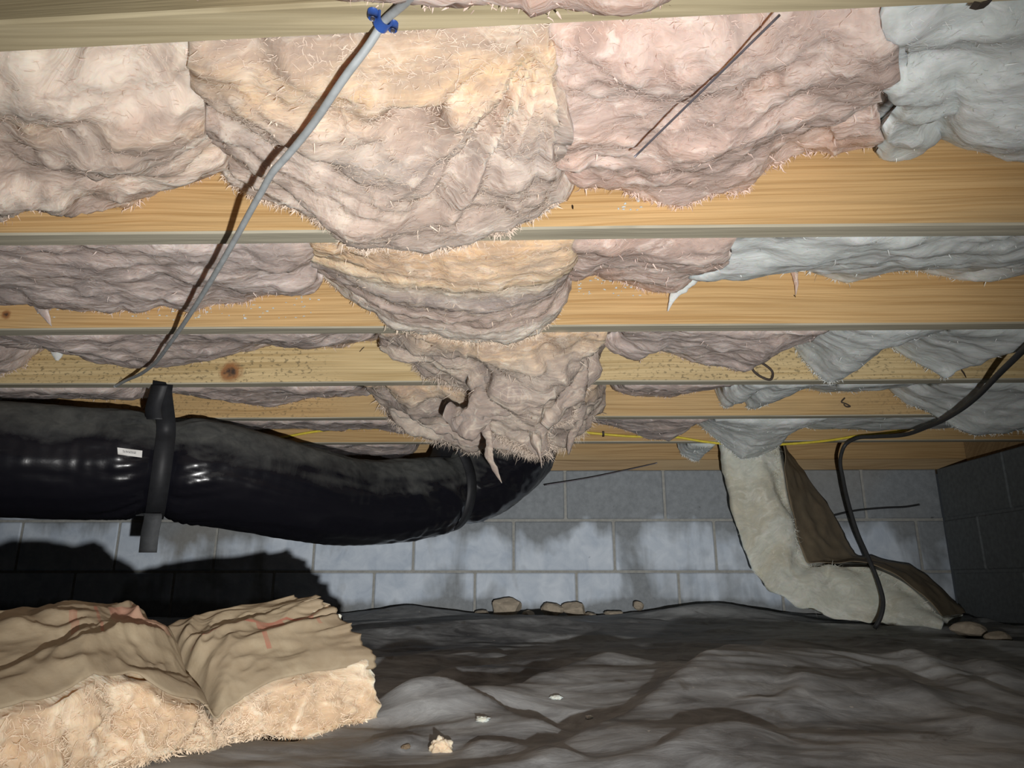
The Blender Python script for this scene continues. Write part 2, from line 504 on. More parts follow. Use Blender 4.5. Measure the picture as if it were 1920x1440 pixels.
M_KRAFT = kraft_mat('kraft_facing', [
    (0.42, 0.60, 0.44, 0.74, ROSE, 1.0), (0.30, 0.322, 0.42, 0.66, RED, 0.7), (0.375, 0.384, 0.38, 0.72, RED, 0.65),
    (0.70, 0.985, 0.520, 0.542, RED, 0.75), (0.87, 0.915, 0.43, 0.52, RED, 0.6), (0.955, 0.962, 0.34, 0.52, RED, 0.6),
    (0.50, 0.56, 0.80, 0.815, RED, 0.6), (0.86, 0.868, 0.24, 0.34, RED, 0.6)])
M_KRAFT_DARK = kraft_mat('brown_kraft_facing', [])
M_CABLE = plain('grey_cable_sheath', (0.42, 0.45, 0.46), 0.55, 0.35)
M_BLACKCABLE = plain('black_cable_sheath', (0.035, 0.036, 0.038), 0.5, 0.4)
M_YELLOW = plain('yellow_cable_sheath', (0.72, 0.58, 0.06), 0.5, 0.4)
M_WIRE = plain('galvanised_wire', (0.22, 0.21, 0.24), 0.45, 0.5, 0.6)
M_BLUE = plain('blue_plastic', (0.035, 0.10, 0.38), 0.4, 0.5)
M_RUST = plain('rusty_steel', (0.07, 0.055, 0.045), 0.7, 0.4, 0.3)
M_TAG = NT('white_sticker')
_s = M_TAG.sep(M_TAG.n('ShaderNodeUVMap').outputs[0])
_l = M_TAG.math('MULTIPLY', M_TAG.math('LESS_THAN', M_TAG.math('ABSOLUTE', M_TAG.math('SUBTRACT', _s[1], 0.56)), 0.16), M_TAG.math('LESS_THAN', M_TAG.math('ABSOLUTE', M_TAG.math('SUBTRACT', _s[0], 0.48)), 0.27))
_l = M_TAG.math('MULTIPLY', _l, M_TAG.ramp(M_TAG.noise(40, 2, 0.5, 0, M_TAG.mapping((1, 0.2, 1), src=M_TAG.n('ShaderNodeUVMap').outputs[0])), [(0.45, 0.0), (0.5, 0.75)]))
M_TAG = M_TAG.fin(M_TAG.mix(_l, (0.80, 0.79, 0.76), (0.12, 0.12, 0.13)), 0.6, 0.3)

# ------------------------------------------------------------------ the room: ground, walls, subfloor
XL = -3.4
v, f = box_data((XL, -1.0, -0.12), (XR + 0.2, YW + 0.2, -0.045))
tag(mesh_obj('floor', v, f, M_SOIL, smooth_=False), kind='structure')
v, f = box_data((XL, -1.0, ZSUB), (XR + 0.2, YW + 0.2, ZSUB + 0.02))
tag(mesh_obj('ceiling', v, f, M_SUB, smooth_=False), kind='structure')

BW, BH, MJ = 0.4064, 0.2032, 0.010
ZT = ZJ - 0.044                              # top of the block walls
def block_wall(name, mat, along, start, stop, face, shift, mortar=M_MORTAR):
    ncourse = 4
    if along == 'x':
        v, f = box_data((start, face + 0.005, ZT - ncourse * BH), (stop, face + 0.19, ZT))
    else:
        v, f = box_data((face + 0.005, start, ZT - ncourse * BH), (face + 0.19, stop, ZT))
    wall = tag(mesh_obj(name, v, f, mortar, smooth_=False), kind='structure')
    org = wall.location
    cache = {}
    rs = np.random.RandomState(3)
    for r in range(ncourse):
        z1 = ZT - r * BH - (MJ if r else 0.0) * 0.5
        z0 = ZT - (r + 1) * BH + MJ * 0.5
        a = start - ((shift[r] - start) % BW) if False else start - (BW - ((shift[r] - start) % BW))
        while a < stop:
            lo_, hi_ = max(a + MJ / 2, start), min(a + BW - MJ / 2, stop)
            if hi_ - lo_ > 0.03:
                key = (round(hi_ - lo_, 3), r == 0)
                if key not in cache:
                    L, H = hi_ - lo_, z1 - z0
                    v, f = box_data((-L / 2, 0, 0), (L / 2, 0.15, H), 0.004) if along == 'x' else box_data((0, -L / 2, 0), (0.15, L / 2, H), 0.004)
                    me = bpy.data.meshes.new('concrete_block')
                    me.from_pydata(v.tolist(), [], f); me.materials.append(mat)
                    cache[key] = me
                o = bpy.data.objects.new('concrete_block', cache[key])
                COL.objects.link(o); o.parent = wall
                j = rs.uniform(-0.0015, 0.0015)
                c = (lo_ + hi_) / 2
                o.location = (c - org.x, face + j - org.y, z0 - org.z) if along == 'x' else (face + j - org.x, c - org.y, z0 - org.z)
            a += BW
    return wall

x1 = P(1060, 935, YW)[0]; x2 = P(963, 1025, YW)[0]; x3 = P(890, 1110, YW)[0]
block_wall('wall_back', M_BLOCK, 'x', XL, XR, YW, (x1, x2, x3, x2))
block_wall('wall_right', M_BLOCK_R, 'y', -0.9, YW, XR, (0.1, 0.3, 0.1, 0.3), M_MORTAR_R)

# sill plate and band board over the back wall, sill over the right wall
v, f = box_data((XL, YW - 0.004, ZT), (XR + 0.15, YW + 0.135, ZJ), 0.002)
tag(mesh_obj('sill_plate', v, f, wood_mat('sill_wood', (0.30, 0.20, 0.10), (0.40, 0.28, 0.15), 3.0, grain=22), smooth_=False),
    'brown timber sill plate lying on top of the back block wall', 'timber')
v, f = box_data((XL, YW + 0.004, ZJ), (XR + 0.15, YW + 0.042, ZSUB), 0.002)
tag(mesh_obj('band_joist', v, f, wood_mat('band_wood', (0.36, 0.225, 0.095), (0.48, 0.32, 0.15), 4.0, grain=22), smooth_=False),
    'brown timber band board standing on the back sill plate', 'timber')
v, f = box_data((XR + 0.125, -0.9, ZT), (XR + 0.165, YW - 0.01, ZSUB), 0.002)
tag(mesh_obj('rim_board', v, f, bpy.data.materials['sill_wood'], smooth_=False),
    'dark timber rim board closing the joist ends above the right wall', 'timber')

# ------------------------------------------------------------------ joists
def JP(n, px, py): return P(px, py, JY[n])
k4 = JP(3, 432, 697); k4b = JP(3, 1430, 692)
k5 = JP(4, 1585, 757)
k3 = JP(2, 12, 590)
jm = [
    wood_mat('joist_wood_cream', (0.34, 0.275, 0.16), (0.47, 0.39, 0.235), 1.0, grain=30),
    wood_mat('joist_wood_orange', *ORANGE, 2.2, grain=34),
    wood_mat('joist_wood_orange_flecked', *ORANGE, 3.9, knots=[(k3[0], k3[2], 0.012, 0.8)], grain=34),
    wood_mat('joist_wood_pale_mildewed', *PALE, 5.3, knots=[(k4[0], k4[2], 0.034, 0.9)], grain=26, speck=0.6),
    wood_mat('joist_wood_tan', (0.44, 0.28, 0.12), (0.62, 0.43, 0.21), 6.8, grain=30, speck=0.5),
    wood_mat('joist_wood_brown', (0.38, 0.235, 0.095), (0.52, 0.35, 0.16), 8.1, grain=30),
]
jl = ['cream coloured floor joist with a blue cable staple on its underside',
      'orange pine floor joist under the broadest sagging pink batt',
      'orange pine floor joist with white fibre flecks, below the layered peach batt',
      'pale mildew-speckled floor joist with a dark knot, holding the duct strap',
      'tan floor joist just behind the mildew-speckled pale joist',
      'brown floor joist with the yellow cable clipped along its face']
JOIST = []
for n in range(6):
    L0, L1 = XL, XR + 0.12
    bm = bmesh.new()
    nx = 60
    xs = np.linspace(L0, L1, nx)
    warp = 0.0035 * noise(np.stack([xs * 0.9, np.full(nx, n * 3.1), np.zeros(nx)], -1))
    rings = []
    sl = -0.049 if n == 0 else 0.0
    c = 0.003
    for x, wv in zip(xs, warp):
        y0 = JY[n] + sl * x; y1 = y0 + JW
        z0, z1 = ZJ + wv, ZSUB
        rings.append([(x, y0, z1), (x, y0, z0 + c), (x, y0 + c, z0), (x, y1 - c, z0), (x, y1, z0 + c), (x, y1, z1)])
    V = np.array(rings).reshape(-1, 3)
    fc = [list(q) for q in grid_faces(nx, 6, True)]
    mi = [1 if (q[0] % 6) in (1, 2, 3) else 0 for q in fc]
    fc += [[5, 4, 3, 2, 1, 0], [(nx - 1) * 6 + k for k in range(6)]]; mi += [0, 0]
    fc = [x[::-1] for x in fc]
    o = mesh_obj('floor_joist', V, fc, None, mats=[jm[n], M_EDGE_PALE if n == 0 else M_EDGE], midx=mi, smooth_=False)
    tag(o, jl[n], 'joist', 'floor joists overhead')
    JOIST.append(o)

# ------------------------------------------------------------------ ground sheet of black polythene
FOLDS = [  # crests of the folds: (photo direction, ground height there), ridge height, front width, back width
    ([(560, 1185), (760, 1180), (900, 1176), (1100, 1172), (1290, 1170)], 0.05, 0.022, 0.10, 0.024),
    ([(640, 1228), (760, 1222), (880, 1216), (980, 1222)], 0.035, 0.020, 0.09, 0.024),
    ([(780, 1262), (900, 1248), (1030, 1240), (1180, 1240), (1290, 1236)], 0.028, 0.022, 0.09, 0.024),
    ([(690, 1304), (760, 1300), (830, 1316), (910, 1308), (1000, 1290), (1120, 1262), (1220, 1250)], 0.018, 0.024, 0.09, 0.024),
    ([(690, 1332), (800, 1328), (900, 1338), (1010, 1360), (1090, 1364)], 0.010, 0.020, 0.08, 0.016),
    ([(980, 1396), (1081, 1350), (1190, 1318), (1290, 1284), (1380, 1246), (1440, 1222), (1490, 1208), (1550, 1206)], 0.035, 0.030, 0.22, 0.034),
    ([(850, 1396), (930, 1400), (1010, 1418), (1090, 1442)], 0.004, 0.010, 0.05, 0.016),
    ([(690, 1392), (740, 1384), (790, 1390)], 0.004, 0.006, 0.05, 0.012),
    ([(1600, 1218), (1700, 1236), (1800, 1262), (1900, 1285)], 0.045, 0.020, 0.07, 0.02),
    ([(1560, 1270), (1680, 1306), (1800, 1340), (1920, 1372)], 0.02, 0.012, 0.06, 0.02),
    ([(1370, 1312), (1450, 1318), (1490, 1312), (1520, 1290)], 0.03, 0.010, 0.05, 0.016),
    ([(1240, 1440), (1320, 1410), (1400, 1400), (1500, 1412)], 0.006, 0.009, 0.05, 0.014),
    ([(1480, 1200), (1600, 1196), (1720, 1204), (1830, 1232), (1920, 1262)], 0.05, 0.020, 0.08, 0.03)]

def folds(x, y):
    z = 0.0
    for pts, gz, h, wf, wb in FOLDS:
        C = catmull([PZ(a, b, gz) for a, b in pts], 40)[:, :2]
        best = np.full(x.shape, 9.0); sgn = np.ones(x.shape); along = np.zeros(x.shape)
        for k in range(len(C) - 1):
            a, d = C[k], C[k + 1] - C[k]
            t = np.clip(((x - a[0]) * d[0] + (y - a[1]) * d[1]) / (d @ d), 0, 1)
            ex, ey = x - a[0] - t * d[0], y - a[1] - t * d[1]
            e = np.hypot(ex, ey); m = e < best
            best = np.where(m, e, best); sgn = np.where(m, ey, sgn); along = np.where(m, (k + t) / (len(C) - 1), along)
        taper = smooth(0, 0.18, along) * smooth(0, 0.18, 1 - along)
        z = z + h * taper * np.exp(-(best / (wf + (wb - wf) * smooth(-0.015, 0.015, sgn))) ** 1.5)
    return z

def ground_z(x, y):
    x = np.asarray(x, float); y = np.asarray(y, float)
    z = 0.055 * smooth(1.3, 2.9, y)
    wx = x + 0.15 * noise(np.stack([x * 1.2, y * 1.2, 0 * x + 4], -1))
    wy = y + 0.10 * noise(np.stack([x * 0.9, y * 0.9, 0 * x + 9], -1)) + 0.10 * (x - 0.1) ** 2 * smooth(0.6, 1.4, y)
    amp = smooth(0.55, 1.1, y)
    z = z + 0.018 * (0.25 + 0.75 * amp) * fbm(np.stack([wx * 1.1 + 3, wy * 2.6, 0 * x + 2.0], -1), 2)
    r1 = ridged(np.stack([wx * 0.65 + 0.25 * wy, wy * 2.6, 0 * x + 2.0], -1), 2)
    z = z + 0.009 * amp * (r1 - 0.7)
    r2 = ridged(np.stack([wx * 1.5 + wy * 1.2, wy * 5.0 - wx * 0.6, 0 * x + 6.0], -1), 2)
    z = z + 0.007 * (0.5 + 0.5 * amp) * (r2 - 0.7)
    r3 = ridged(np.stack([wx * 3.0 - wy * 4, wy * 6.0 + wx * 2.0, 0 * x + 16.0], -1), 2)
    z = z + 0.003 * (r3 - 0.7)
    z = z + folds(x, y)
    z = z + 0.002 * fbm(np.stack([x * 14, y * 18, 0 * x], -1), 3)
    # big fold to the right and the sheet heaped up along the wall
    m = P(1490, 1207, 1.45)
    sy = np.where(y < m[1], 0.42, 0.11)
    z = z + 0.036 * np.exp(-((x - m[0]) / 0.36) ** 2 - ((y - m[1]) / sy) ** 2)
    m = P(1330, 1120, 2.72)
    z = z + 0.050 * np.exp(-((x - m[0]) / 0.26) ** 2 - ((y - m[1]) / 0.16) ** 2)
    m = P(770, 1130, 2.80)
    z = z + 0.045 * np.exp(-((x - m[0]) / 0.20) ** 2 - ((y - m[1]) / 0.11) ** 2)
    return np.maximum(z, -0.03)

gx = np.linspace(-2.6, XR - 0.015, 400)
gy = np.concatenate([np.linspace(-0.6, 0.3, 20, endpoint=False), np.linspace(0.3, 2.915, 400)])
X, Y = np.meshgrid(gx, gy, indexing='ij')
Z = ground_z(X, Y)
G = np.stack([X, Y, Z], -1)
tag(mesh_obj('plastic_ground_sheet', G.reshape(-1, 3), grid_faces(len(gx), len(gy)), M_SHEET),
    'dusty wrinkled black plastic sheet spread over the crawl space ground', 'plastic sheet')

# ------------------------------------------------------------------ fibreglass batts
def bay(n):
    """(near y, far y) of the bay beyond joist n; bay -1 is in front of the first joist"""
    if n < 0: return (JY[0] - 0.36, JY[0])
    near = JY[n] + JW
    far = JY[n + 1] if n < 5 else YW - 0.008
    return near, far

BATTS = []
def batt(name, label, group, n, edge, mat, **kw):
    y0, y1 = bay(n)
    yf = y1 - kw.get('far_in', 0.003)
    nearx = kw.pop('nearx', None)
    xs = [P(px, py, yf)[0] for px, py in edge]
    xa, xb = min(xs), max(xs)
    if nearx is None: na, nb = xa, xb
    elif n > 0: na, nb = PZ(nearx[0], nearx[2], ZJ)[0], PZ(nearx[1], nearx[2], ZJ)[0]
    else: na, nb = P(nearx[0], 90, y0)[0], P(nearx[1], 90, y0)[0]
    BATTS.append(dict(n=n, lim=[xa, xb, na, nb], seam=[None, None], args=(name, label, group, n, edge, mat), kw=kw))

def build_batts():
    for n in range(-1, 6):                       # neighbours press against a common seam
        row = sorted([b for b in BATTS if b['n'] == n], key=lambda b: b['lim'][0])
        for a, b in zip(row, row[1:]):
            if a['lim'][1] > b['lim'][0] - 0.004: a['seam'][1] = b['seam'][0] = a['lim'][1] * 7.3 + n
            for r_, l_ in ((1, 0), (3, 2)):
                if a['lim'][r_] > b['lim'][l_] - 0.004:
                    m = (a['lim'][r_] + b['lim'][l_]) / 2
                    a['lim'][r_], b['lim'][l_] = m + 0.008, m - 0.008     # squeezed together, so the soft edges meet without a gap
    for b in BATTS: make_batt(*b['args'], lim=b['lim'], seam=b['seam'], **b['kw'])

def make_batt(name, label, group, n, edge, mat, lim=None, seam=(None, None), zn=0.012, sag=0.012, lump=0.018, fold=0.012, fine=0.005,
         res=0.011, seed=0.0, end=0.045, extra=None, far_in=0.003, bulge=0.0, cat='insulation', top=None, fuzz=500, fuzzlen=0.011):
    if mat is M_WHITE:
        fold, fine, lump = fold * 0.45, fine * 0.35, lump * 1.15
    elif n >= 1 and extra is None:
        fold, fine = fold * 0.65, fine * 0.7
    y0, y1 = bay(n)
    slope = -0.049 if n in (0,) else 0.0
    yf = y1 - far_in
    E = np.array([P(px, py, yf) for px, py in edge])
    xs, zs = E[:, 0], E[:, 2]
    order = np.argsort(xs); xs, zs = xs[order], zs[order]
    xa, xb, na, nb = lim
    L = xb - xa
    nu = max(14, int(L / res))
    zt = top if top is not None else ZSUB - 0.012
    depth = yf - y0
    nb_ = max(16, int((depth + 0.10) / res)); ns = 9; ntp = 5
    u = np.linspace(0, 1, nu)
    t = np.linspace(0, 1, nb_)
    zf = np.interp(xa + u * L, xs, zs)
    e = np.minimum(u, 1 - u) * L
    k = np.clip(1 - e / end, 0, 1)
    lift = end * (1 - np.sqrt(1 - k ** 2))
    for side_, sm in ((u < 0.5, seam[0]), (u >= 0.5, seam[1])):      # pressed against a neighbour: only a small rounding
        if sm is not None: lift = np.where(side_, np.minimum(lift, 0.010 * np.clip(1 - e / 0.012, 0, 1)), lift)
    def wig(y, sm):
        if sm is None: return 0.0 * y
        T_ = np.clip((y - y0) / (yf - y0), 0, 1)
        q_ = np.stack([T_ * 3.2 + sm, 0 * y + sm * 3.1, 0 * y + 0.5], -1)
        return (0.026 * noise(q_) + 0.008 * noise(q_ * 2.7)) * np.sin(np.pi * T_)
    ZN = ZJ + zn
    U, T = np.meshgrid(u, t, indexing='ij')
    zbot = (ZN * (1 - T) + zf[:, None] * T) - sag * np.sin(np.pi * T) - bulge * np.sin(np.pi * np.clip(T * 1.0, 0, 1)) * np.sin(np.pi * U)
    zbot += 0.014 * np.clip(1 - (1 - T) / 0.08, 0, 1) ** 2 + 0.020 * np.clip(1 - T / 0.10, 0, 1) ** 2
    zbot += lift[:, None]
    zbot = np.minimum(zbot, zt - 0.02)
    Xf, Xn = xa + U * L, na + U * (nb - na)
    xb_ = Xn * (1 - T) + Xf * T
    near_y = y0 + slope * xb_ + 0.004
    yb = near_y * (1 - T) + yf * T
    xb_ = xb_ + wig(yb, seam[0]) * (1 - U) + wig(yb, seam[1]) * U
    bottom = np.stack([xb_, yb, zbot], -1)
    s = np.linspace(0, 1, ns + 2)[1:-1]
    far_side = bottom[:, -1:, :] * (1 - s)[None, :, None] + np.stack([bottom[:, -1, 0], bottom[:, -1, 1], np.full(nu, zt)], -1)[:, None, :] * s[None, :, None]
    near_side = np.stack([bottom[:, 0, 0], bottom[:, 0, 1], np.full(nu, zt)], -1)[:, None, :] * (1 - s)[None, :, None] + bottom[:, :1, :] * s[None, :, None]
    tt = np.linspace(1, 0, ntp)
    topp = np.stack([bottom[:, -1:, 0] * tt + bottom[:, :1, 0] * (1 - tt), bottom[:, -1:, 1] * tt + bottom[:, :1, 1] * (1 - tt), np.full((nu, ntp), zt)], -1)
    G = np.concatenate([bottom, far_side, topp, near_side], 1)
    vv = np.concatenate([t, np.ones(ns), np.full(ntp, 1.0), np.zeros(ns)])
    nv = G.shape[1]
    N = -grid_normals(G, True)
    if N[nu // 2, nb_ // 2, 2] > 0: N = -N
    p = G + seed
    wv = np.stack([noise(p * 3.1), noise(p * 3.1 + 40), noise(p * 3.1 + 80)], -1)
    pw = p + 0.05 * wv
    d = lump * fbm(pw * np.array([4.5, 6, 6]), 3)
    a = seed * 1.7
    q = pw @ np.array([[math.cos(a), math.sin(a) * 0.7, 0], [-math.sin(a), math.cos(a), 0.2], [0, 0.3, 1]])
    d += fold * (1.0 if n < 1 else 0.7) * (billow(q * (np.array([4.0, 8.5, 7]) if n < 1 else np.array([5.0, 5.5, 5.0])), 3) - 0.8)
    d += fine * 1.2 * (billow(q * np.array([11, 22, 19]) + 7, 2) - 0.6)
    pw2 = p + 0.14 * wv
    qs = pw2 @ np.array([[math.cos(a + 0.6), math.sin(a + 0.6), 0], [-math.sin(a + 0.6), math.cos(a + 0.6), 0.2], [0, 0.3, 1]])
    d += fine * 0.9 * (billow(qs * (np.array([5, 27, 24]) if n < 1 else np.array([11, 17, 15])) + 3, 2) - 0.6)
    d += fine * 0.5 * fbm(p * 45, 3) + 0.0018 * fbm(p * 85, 2)
    if extra is not None: d += extra(G, np.repeat(u[:, None], nv, 1), nb_)
    edge_w = np.ones(nv)
    edge_w[nb_:nb_ + ns + ntp] = 0.25; edge_w[-ns:] = 0.3
    G = G + N * (d * edge_w[None, :])[..., None]
    # the joists hold it: keep inside the bay above their undersides
    hold = G[..., 2] > ZJ - 0.004
    lo_y = y0 + slope * G[..., 0] + 0.003
    G[..., 1] = np.where(hold, np.clip(G[..., 1], lo_y, yf + 0.001), G[..., 1])
    if bulge == 0: G[..., 1] = np.minimum(G[..., 1], yf + 0.001)
    Ts = np.clip((G[..., 1] - y0) / (yf - y0), 0, 1)
    G[..., 0] = np.clip(G[..., 0], na * (1 - Ts) + xa * Ts + wig(G[..., 1], seam[0]), nb * (1 - Ts) + xb * Ts + wig(G[..., 1], seam[1]))
    G[..., 2] = np.minimum(G[..., 2], ZSUB - 0.004)
    V = G.reshape(-1, 3)
    fc = [list(x) for x in grid_faces(nu, nv, True)]
    fc = [x[::-1] for x in fc]
    fc.append(list(range(nv))); fc.append([(nu - 1) * nv + kk for kk in range(nv)][::-1])
    uv = np.stack([np.repeat(u, nv) * L, np.tile(vv, nu)], -1)
    o = mesh_obj(name, V, fc, mat, uv=uv)
    tag(o, label, cat, group)
    if fuzz: add_fuzz(o, G[:, :nb_], N[:, :nb_], mat, fuzz, fuzzlen, int(seed * 100) + n + 5)
    return o

def add_fuzz(parent, G, N, mat, count, length, seed):
    count = int(count * 2.5)
    """loose torn fibres standing off the lower face and, above all, off the ragged lower edge"""
    rs = np.random.RandomState(seed % 100000)
    nu, nb_ = G.shape[:2]
    i = rs.randint(3, nu - 3, count)
    j = np.where(rs.rand(count) < 0.9, nb_ - 1 - (np.abs(rs.normal(0, 1.6, count))).astype(int), rs.randint(1, nb_ - 1, count))
    j = np.clip(j, 1, nb_ - 2)
    p = G[i, j] + rs.normal(0, 0.003, (count, 3))
    nn = N[i, j]
    dirs = nn * 0.25 + rs.normal(0, 0.6, (count, 3)) + np.array([0, -0.15, -0.35])
    dirs /= np.linalg.norm(dirs, axis=1)[:, None]
    L = length * rs.uniform(0.4, 1.5, count)[:, None]
    side = np.cross(dirs, rs.normal(size=(count, 3)))
    side /= np.linalg.norm(side, axis=1)[:, None]
    wd = rs.uniform(0.0003, 0.0011, count)[:, None]
    bend = np.cross(dirs, side) * L * rs.uniform(-0.35, 0.35, count)[:, None]
    b = p - nn * 0.004
    a0, a1 = b - side * wd, b + side * wd
    m = b + dirs * L * 0.55 + bend
    m0, m1 = m - side * wd * 0.7, m + side * wd * 0.7
    tip = b + dirs * L + bend * 0.3
    # a nap of fine fibres lying on the whole lower face
    c2 = int(count * 1.5)
    i2, j2 = rs.randint(3, nu - 3, c2), rs.randint(1, nb_ - 1, c2)
    n2 = N[i2, j2]; p2 = G[i2, j2] + rs.normal(0, 0.003, (c2, 3)) * (1 - np.abs(n2)) + n2 * 0.0006
    d2 = rs.normal(size=(c2, 3)) * np.array([1.6, 0.8, 0.8]); d2 -= n2 * np.sum(d2 * n2, 1)[:, None]; d2 /= np.linalg.norm(d2, axis=1)[:, None]
    s2 = np.cross(d2, n2)
    L2 = rs.uniform(0.004, 0.014, c2)[:, None]; w2 = rs.uniform(0.00015, 0.0004, c2)[:, None]
    be = s2 * L2 * rs.uniform(-0.4, 0.4, c2)[:, None] + n2 * rs.uniform(0.0, 0.0006, c2)[:, None]
    mm = p2 + d2 * L2 * 0.5 + be
    V2 = np.stack([p2 - s2 * w2, p2 + s2 * w2, mm + s2 * w2, mm - s2 * w2, p2 + d2 * L2], 1).reshape(-1, 3)
    V = np.concatenate([np.stack([a0, a1, m1, m0, tip], 1).reshape(-1, 3), V2])
    count = count + c2
    k = np.arange(count)[:, None] * 5
    F4 = (k + np.array([[0, 1, 2, 3]])).tolist(); F3 = (k + np.array([[3, 2, 4]])).tolist()
    o = mesh_obj('loose_fibres', V, F4 + F3, STRANDS[mat.name], parent=parent, uv=np.tile([0.3, 0.6], (len(V), 1)))
    o['kind'] = 'stuff'
    return o

GP = 'pink fibreglass batts between the joists'
GW = 'white fibreglass batts between the joists'
GS = 'sagging pink batts down the middle'

# bay in front of the first joist
batt('fibreglass_batt', 'pale pink batt whose torn edge hangs in front of the cream joist', GP, -1,
     [(300, -25), (345, 6), (430, 24), (490, 30), (560, 20), (620, 24), (700, 26), (760, 22), (860, 30), (940, 26), (985, 26), (1003, 42), (1025, 26), (1100, 22), (1200, 14), (1260, 5), (1300, -20)],
     M_PINKB, zn=0.03, seed=1.1, res=0.007, fuzz=120, fuzzlen=0.006)

# first bay -------------------------------------------------------------------
pinch = PZ(1030, 110, ZJ + 0.02)
def fan(G, U, nb_):
    dx, dy = G[..., 0] - pinch[0], G[..., 1] - pinch[1] + 0.05
    an = np.arctan2(dx, dy); r = np.hypot(dx, dy)
    w_ = np.exp(-((an + 0.25) / 0.70) ** 2) * smooth(0.02, 0.10, r) * (1 - 0.85 * smooth(0.20, 0.36, r))
    rad = 0.2 - billow(np.stack([an * 4.6 + 0.3 * r, r * 0.8, 0 * an + 3], -1), 2) + 0.6
    c = P(800, 60, 0.50)
    rr = np.hypot((G[..., 0] - c[0]) * 0.9, G[..., 1] - c[1])
    arc = ridged(np.stack([rr * 13, an * 0.5, 0 * an + 11], -1), 2) - 0.6
    pc = PZ(775, 215, ZJ - 0.012)
    e2 = ((G[..., 0] - pc[0]) / 0.030) ** 2 + ((G[..., 1] - pc[1]) / 0.024) ** 2
    pit = -0.040 * np.exp(-e2) + 0.012 * np.exp(-(np.sqrt(e2) - 1.5) ** 2 * 3)
    return 0.050 * w_ * rad + 0.012 * arc * smooth(0.12, 0.32, -dx) + pit
batt('fibreglass_batt', 'puffy pink batt tucked against the orange joist beside the grey cable shadow', GP, 0,
     [(-420, 470), (-200, 440), (0, 414), (60, 410), (120, 405), (200, 398), (280, 391), (330, 374), (370, 350), (400, 336), (436, 322)],
     M_PINK, nearx=(-500, 372), zn=0.006, sag=0.020, lump=0.030, fold=0.016, seed=2.3, res=0.0075, end=0.05, fuzz=700)
batt('fibreglass_batt', 'broad pink batt sagging below the orange joist, folds fanning from one pinch', GS, 0,
     [(405, 300), (430, 345), (455, 362), (490, 378), (530, 394), (565, 412), (605, 438), (640, 457), (690, 473), (760, 476), (830, 472), (880, 471), (950, 452), (1000, 437), (1040, 420), (1064, 395), (1082, 345)],
     M_SAG1, nearx=(348, 1040), zn=0.004, sag=0.006, lump=0.020, fold=0.010, seed=3.1, res=0.006, end=0.03, far_in=0.012, extra=fan, bulge=0.012, fuzz=1500)
batt('fibreglass_batt', 'rose pink batt pierced by the thin wire rod', GP, 0,
     [(1055, 330), (1078, 356), (1110, 366), (1160, 366), (1200, 373), (1260, 384), (1310, 386), (1360, 369), (1400, 346), (1440, 326), (1480, 311), (1540, 303), (1560, 311), (1600, 301), (1640, 292), (1665, 270)],
     M_PINKB, nearx=(1015, 1700), zn=0.010, sag=0.014, lump=0.024, fold=0.011, seed=4.6, res=0.0065, end=0.035, fuzz=1000)
batt('fibreglass_batt', 'white batt with a rounded lobe beside the wire-pierced pink batt', GW, 0,
     [(1612, 240), (1622, 292), (1640, 314), (1668, 322), (1700, 312), (1722, 298), (1746, 260), (1790, 272), (1850, 292), (1920, 312), (2100, 340), (2400, 380)],
     M_WHITE, nearx=(1655, 2500), zn=0.004, sag=0.026, lump=0.034, fold=0.010, seed=5.2, res=0.008, end=0.05, fuzz=600)

# second bay ------------------------------------------------------------------
def hammock(G, U, nb_):
    T = np.zeros(G.shape[:2]); T[:, :nb_] = np.linspace(0, 1, nb_)[None, :]
    y = T + 0.05 * noise(G * 6)
    st = ridged(np.stack([y * 6.0, U * 0.8, 0 * y + 5], -1), 2) - 0.6
    fineL = ridged(np.stack([y * 24.0, U * 1.6, 0 * y + 9], -1), 1) - 0.5
    return 0.007 * st + 0.0022 * fineL
batt('fibreglass_batt', 'dusky pink batt below the orange joist, crossed by the grey cable', GP, 1,
     [(-380, 615), (-100, 592), (0, 580), (55, 576), (78, 582), (98, 578), (160, 580), (230, 572), (250, 582), (300, 572), (350, 586), (400, 575), (460, 579), (500, 562), (560, 550), (592, 531), (618, 505)],
     M_DUSTY, nearx=(-420, 592, 455), zn=0.008, sag=0.010, lump=0.020, fold=0.013, seed=6.3, res=0.009, end=0.04, fuzz=800)
batt('fibreglass_batt', 'hammock of layered peach and pink batt hanging past the flecked joist', GS, 1,
     [(572, 478), (600, 512), (640, 540), (690, 577), (740, 615), (790, 628), (850, 636), (910, 642), (965, 641), (1010, 630), (1040, 606), (1060, 572), (1078, 525)],
     M_SAG2, nearx=(575, 1075, 455), zn=-0.002, sag=0.0, lump=0.010, fold=0.006, fine=0.004, seed=7.9, res=0.0065, end=0.02, far_in=0.018, extra=hammock, bulge=0.010, fuzz=1300)
batt('fibreglass_batt', 'short pink batt above the flecked joist beside the layered peach hammock', GP, 1,
     [(1048, 500), (1066, 522), (1084, 529), (1110, 514), (1160, 526), (1210, 541), (1255, 546), (1290, 522), (1320, 495)],
     M_PINKB, zn=0.006, sag=0.012, lump=0.020, fold=0.012, seed=8.4, res=0.008, end=0.03, fuzz=600)
batt('fibreglass_batt', 'long white batt above the flecked joist, ending in a torn point', GW, 1,
     [(1250, 500), (1270, 530), (1290, 524), (1320, 508), (1400, 506), (1470, 506), (1500, 512), (1545, 516), (1582, 526), (1650, 511), (1700, 505), (1760, 520), (1830, 521), (1920, 511), (2200, 520)],
     M_WHITE, zn=0.010, sag=0.014, lump=0.022, fold=0.012, seed=9.5, res=0.008, end=0.03, fuzz=700)

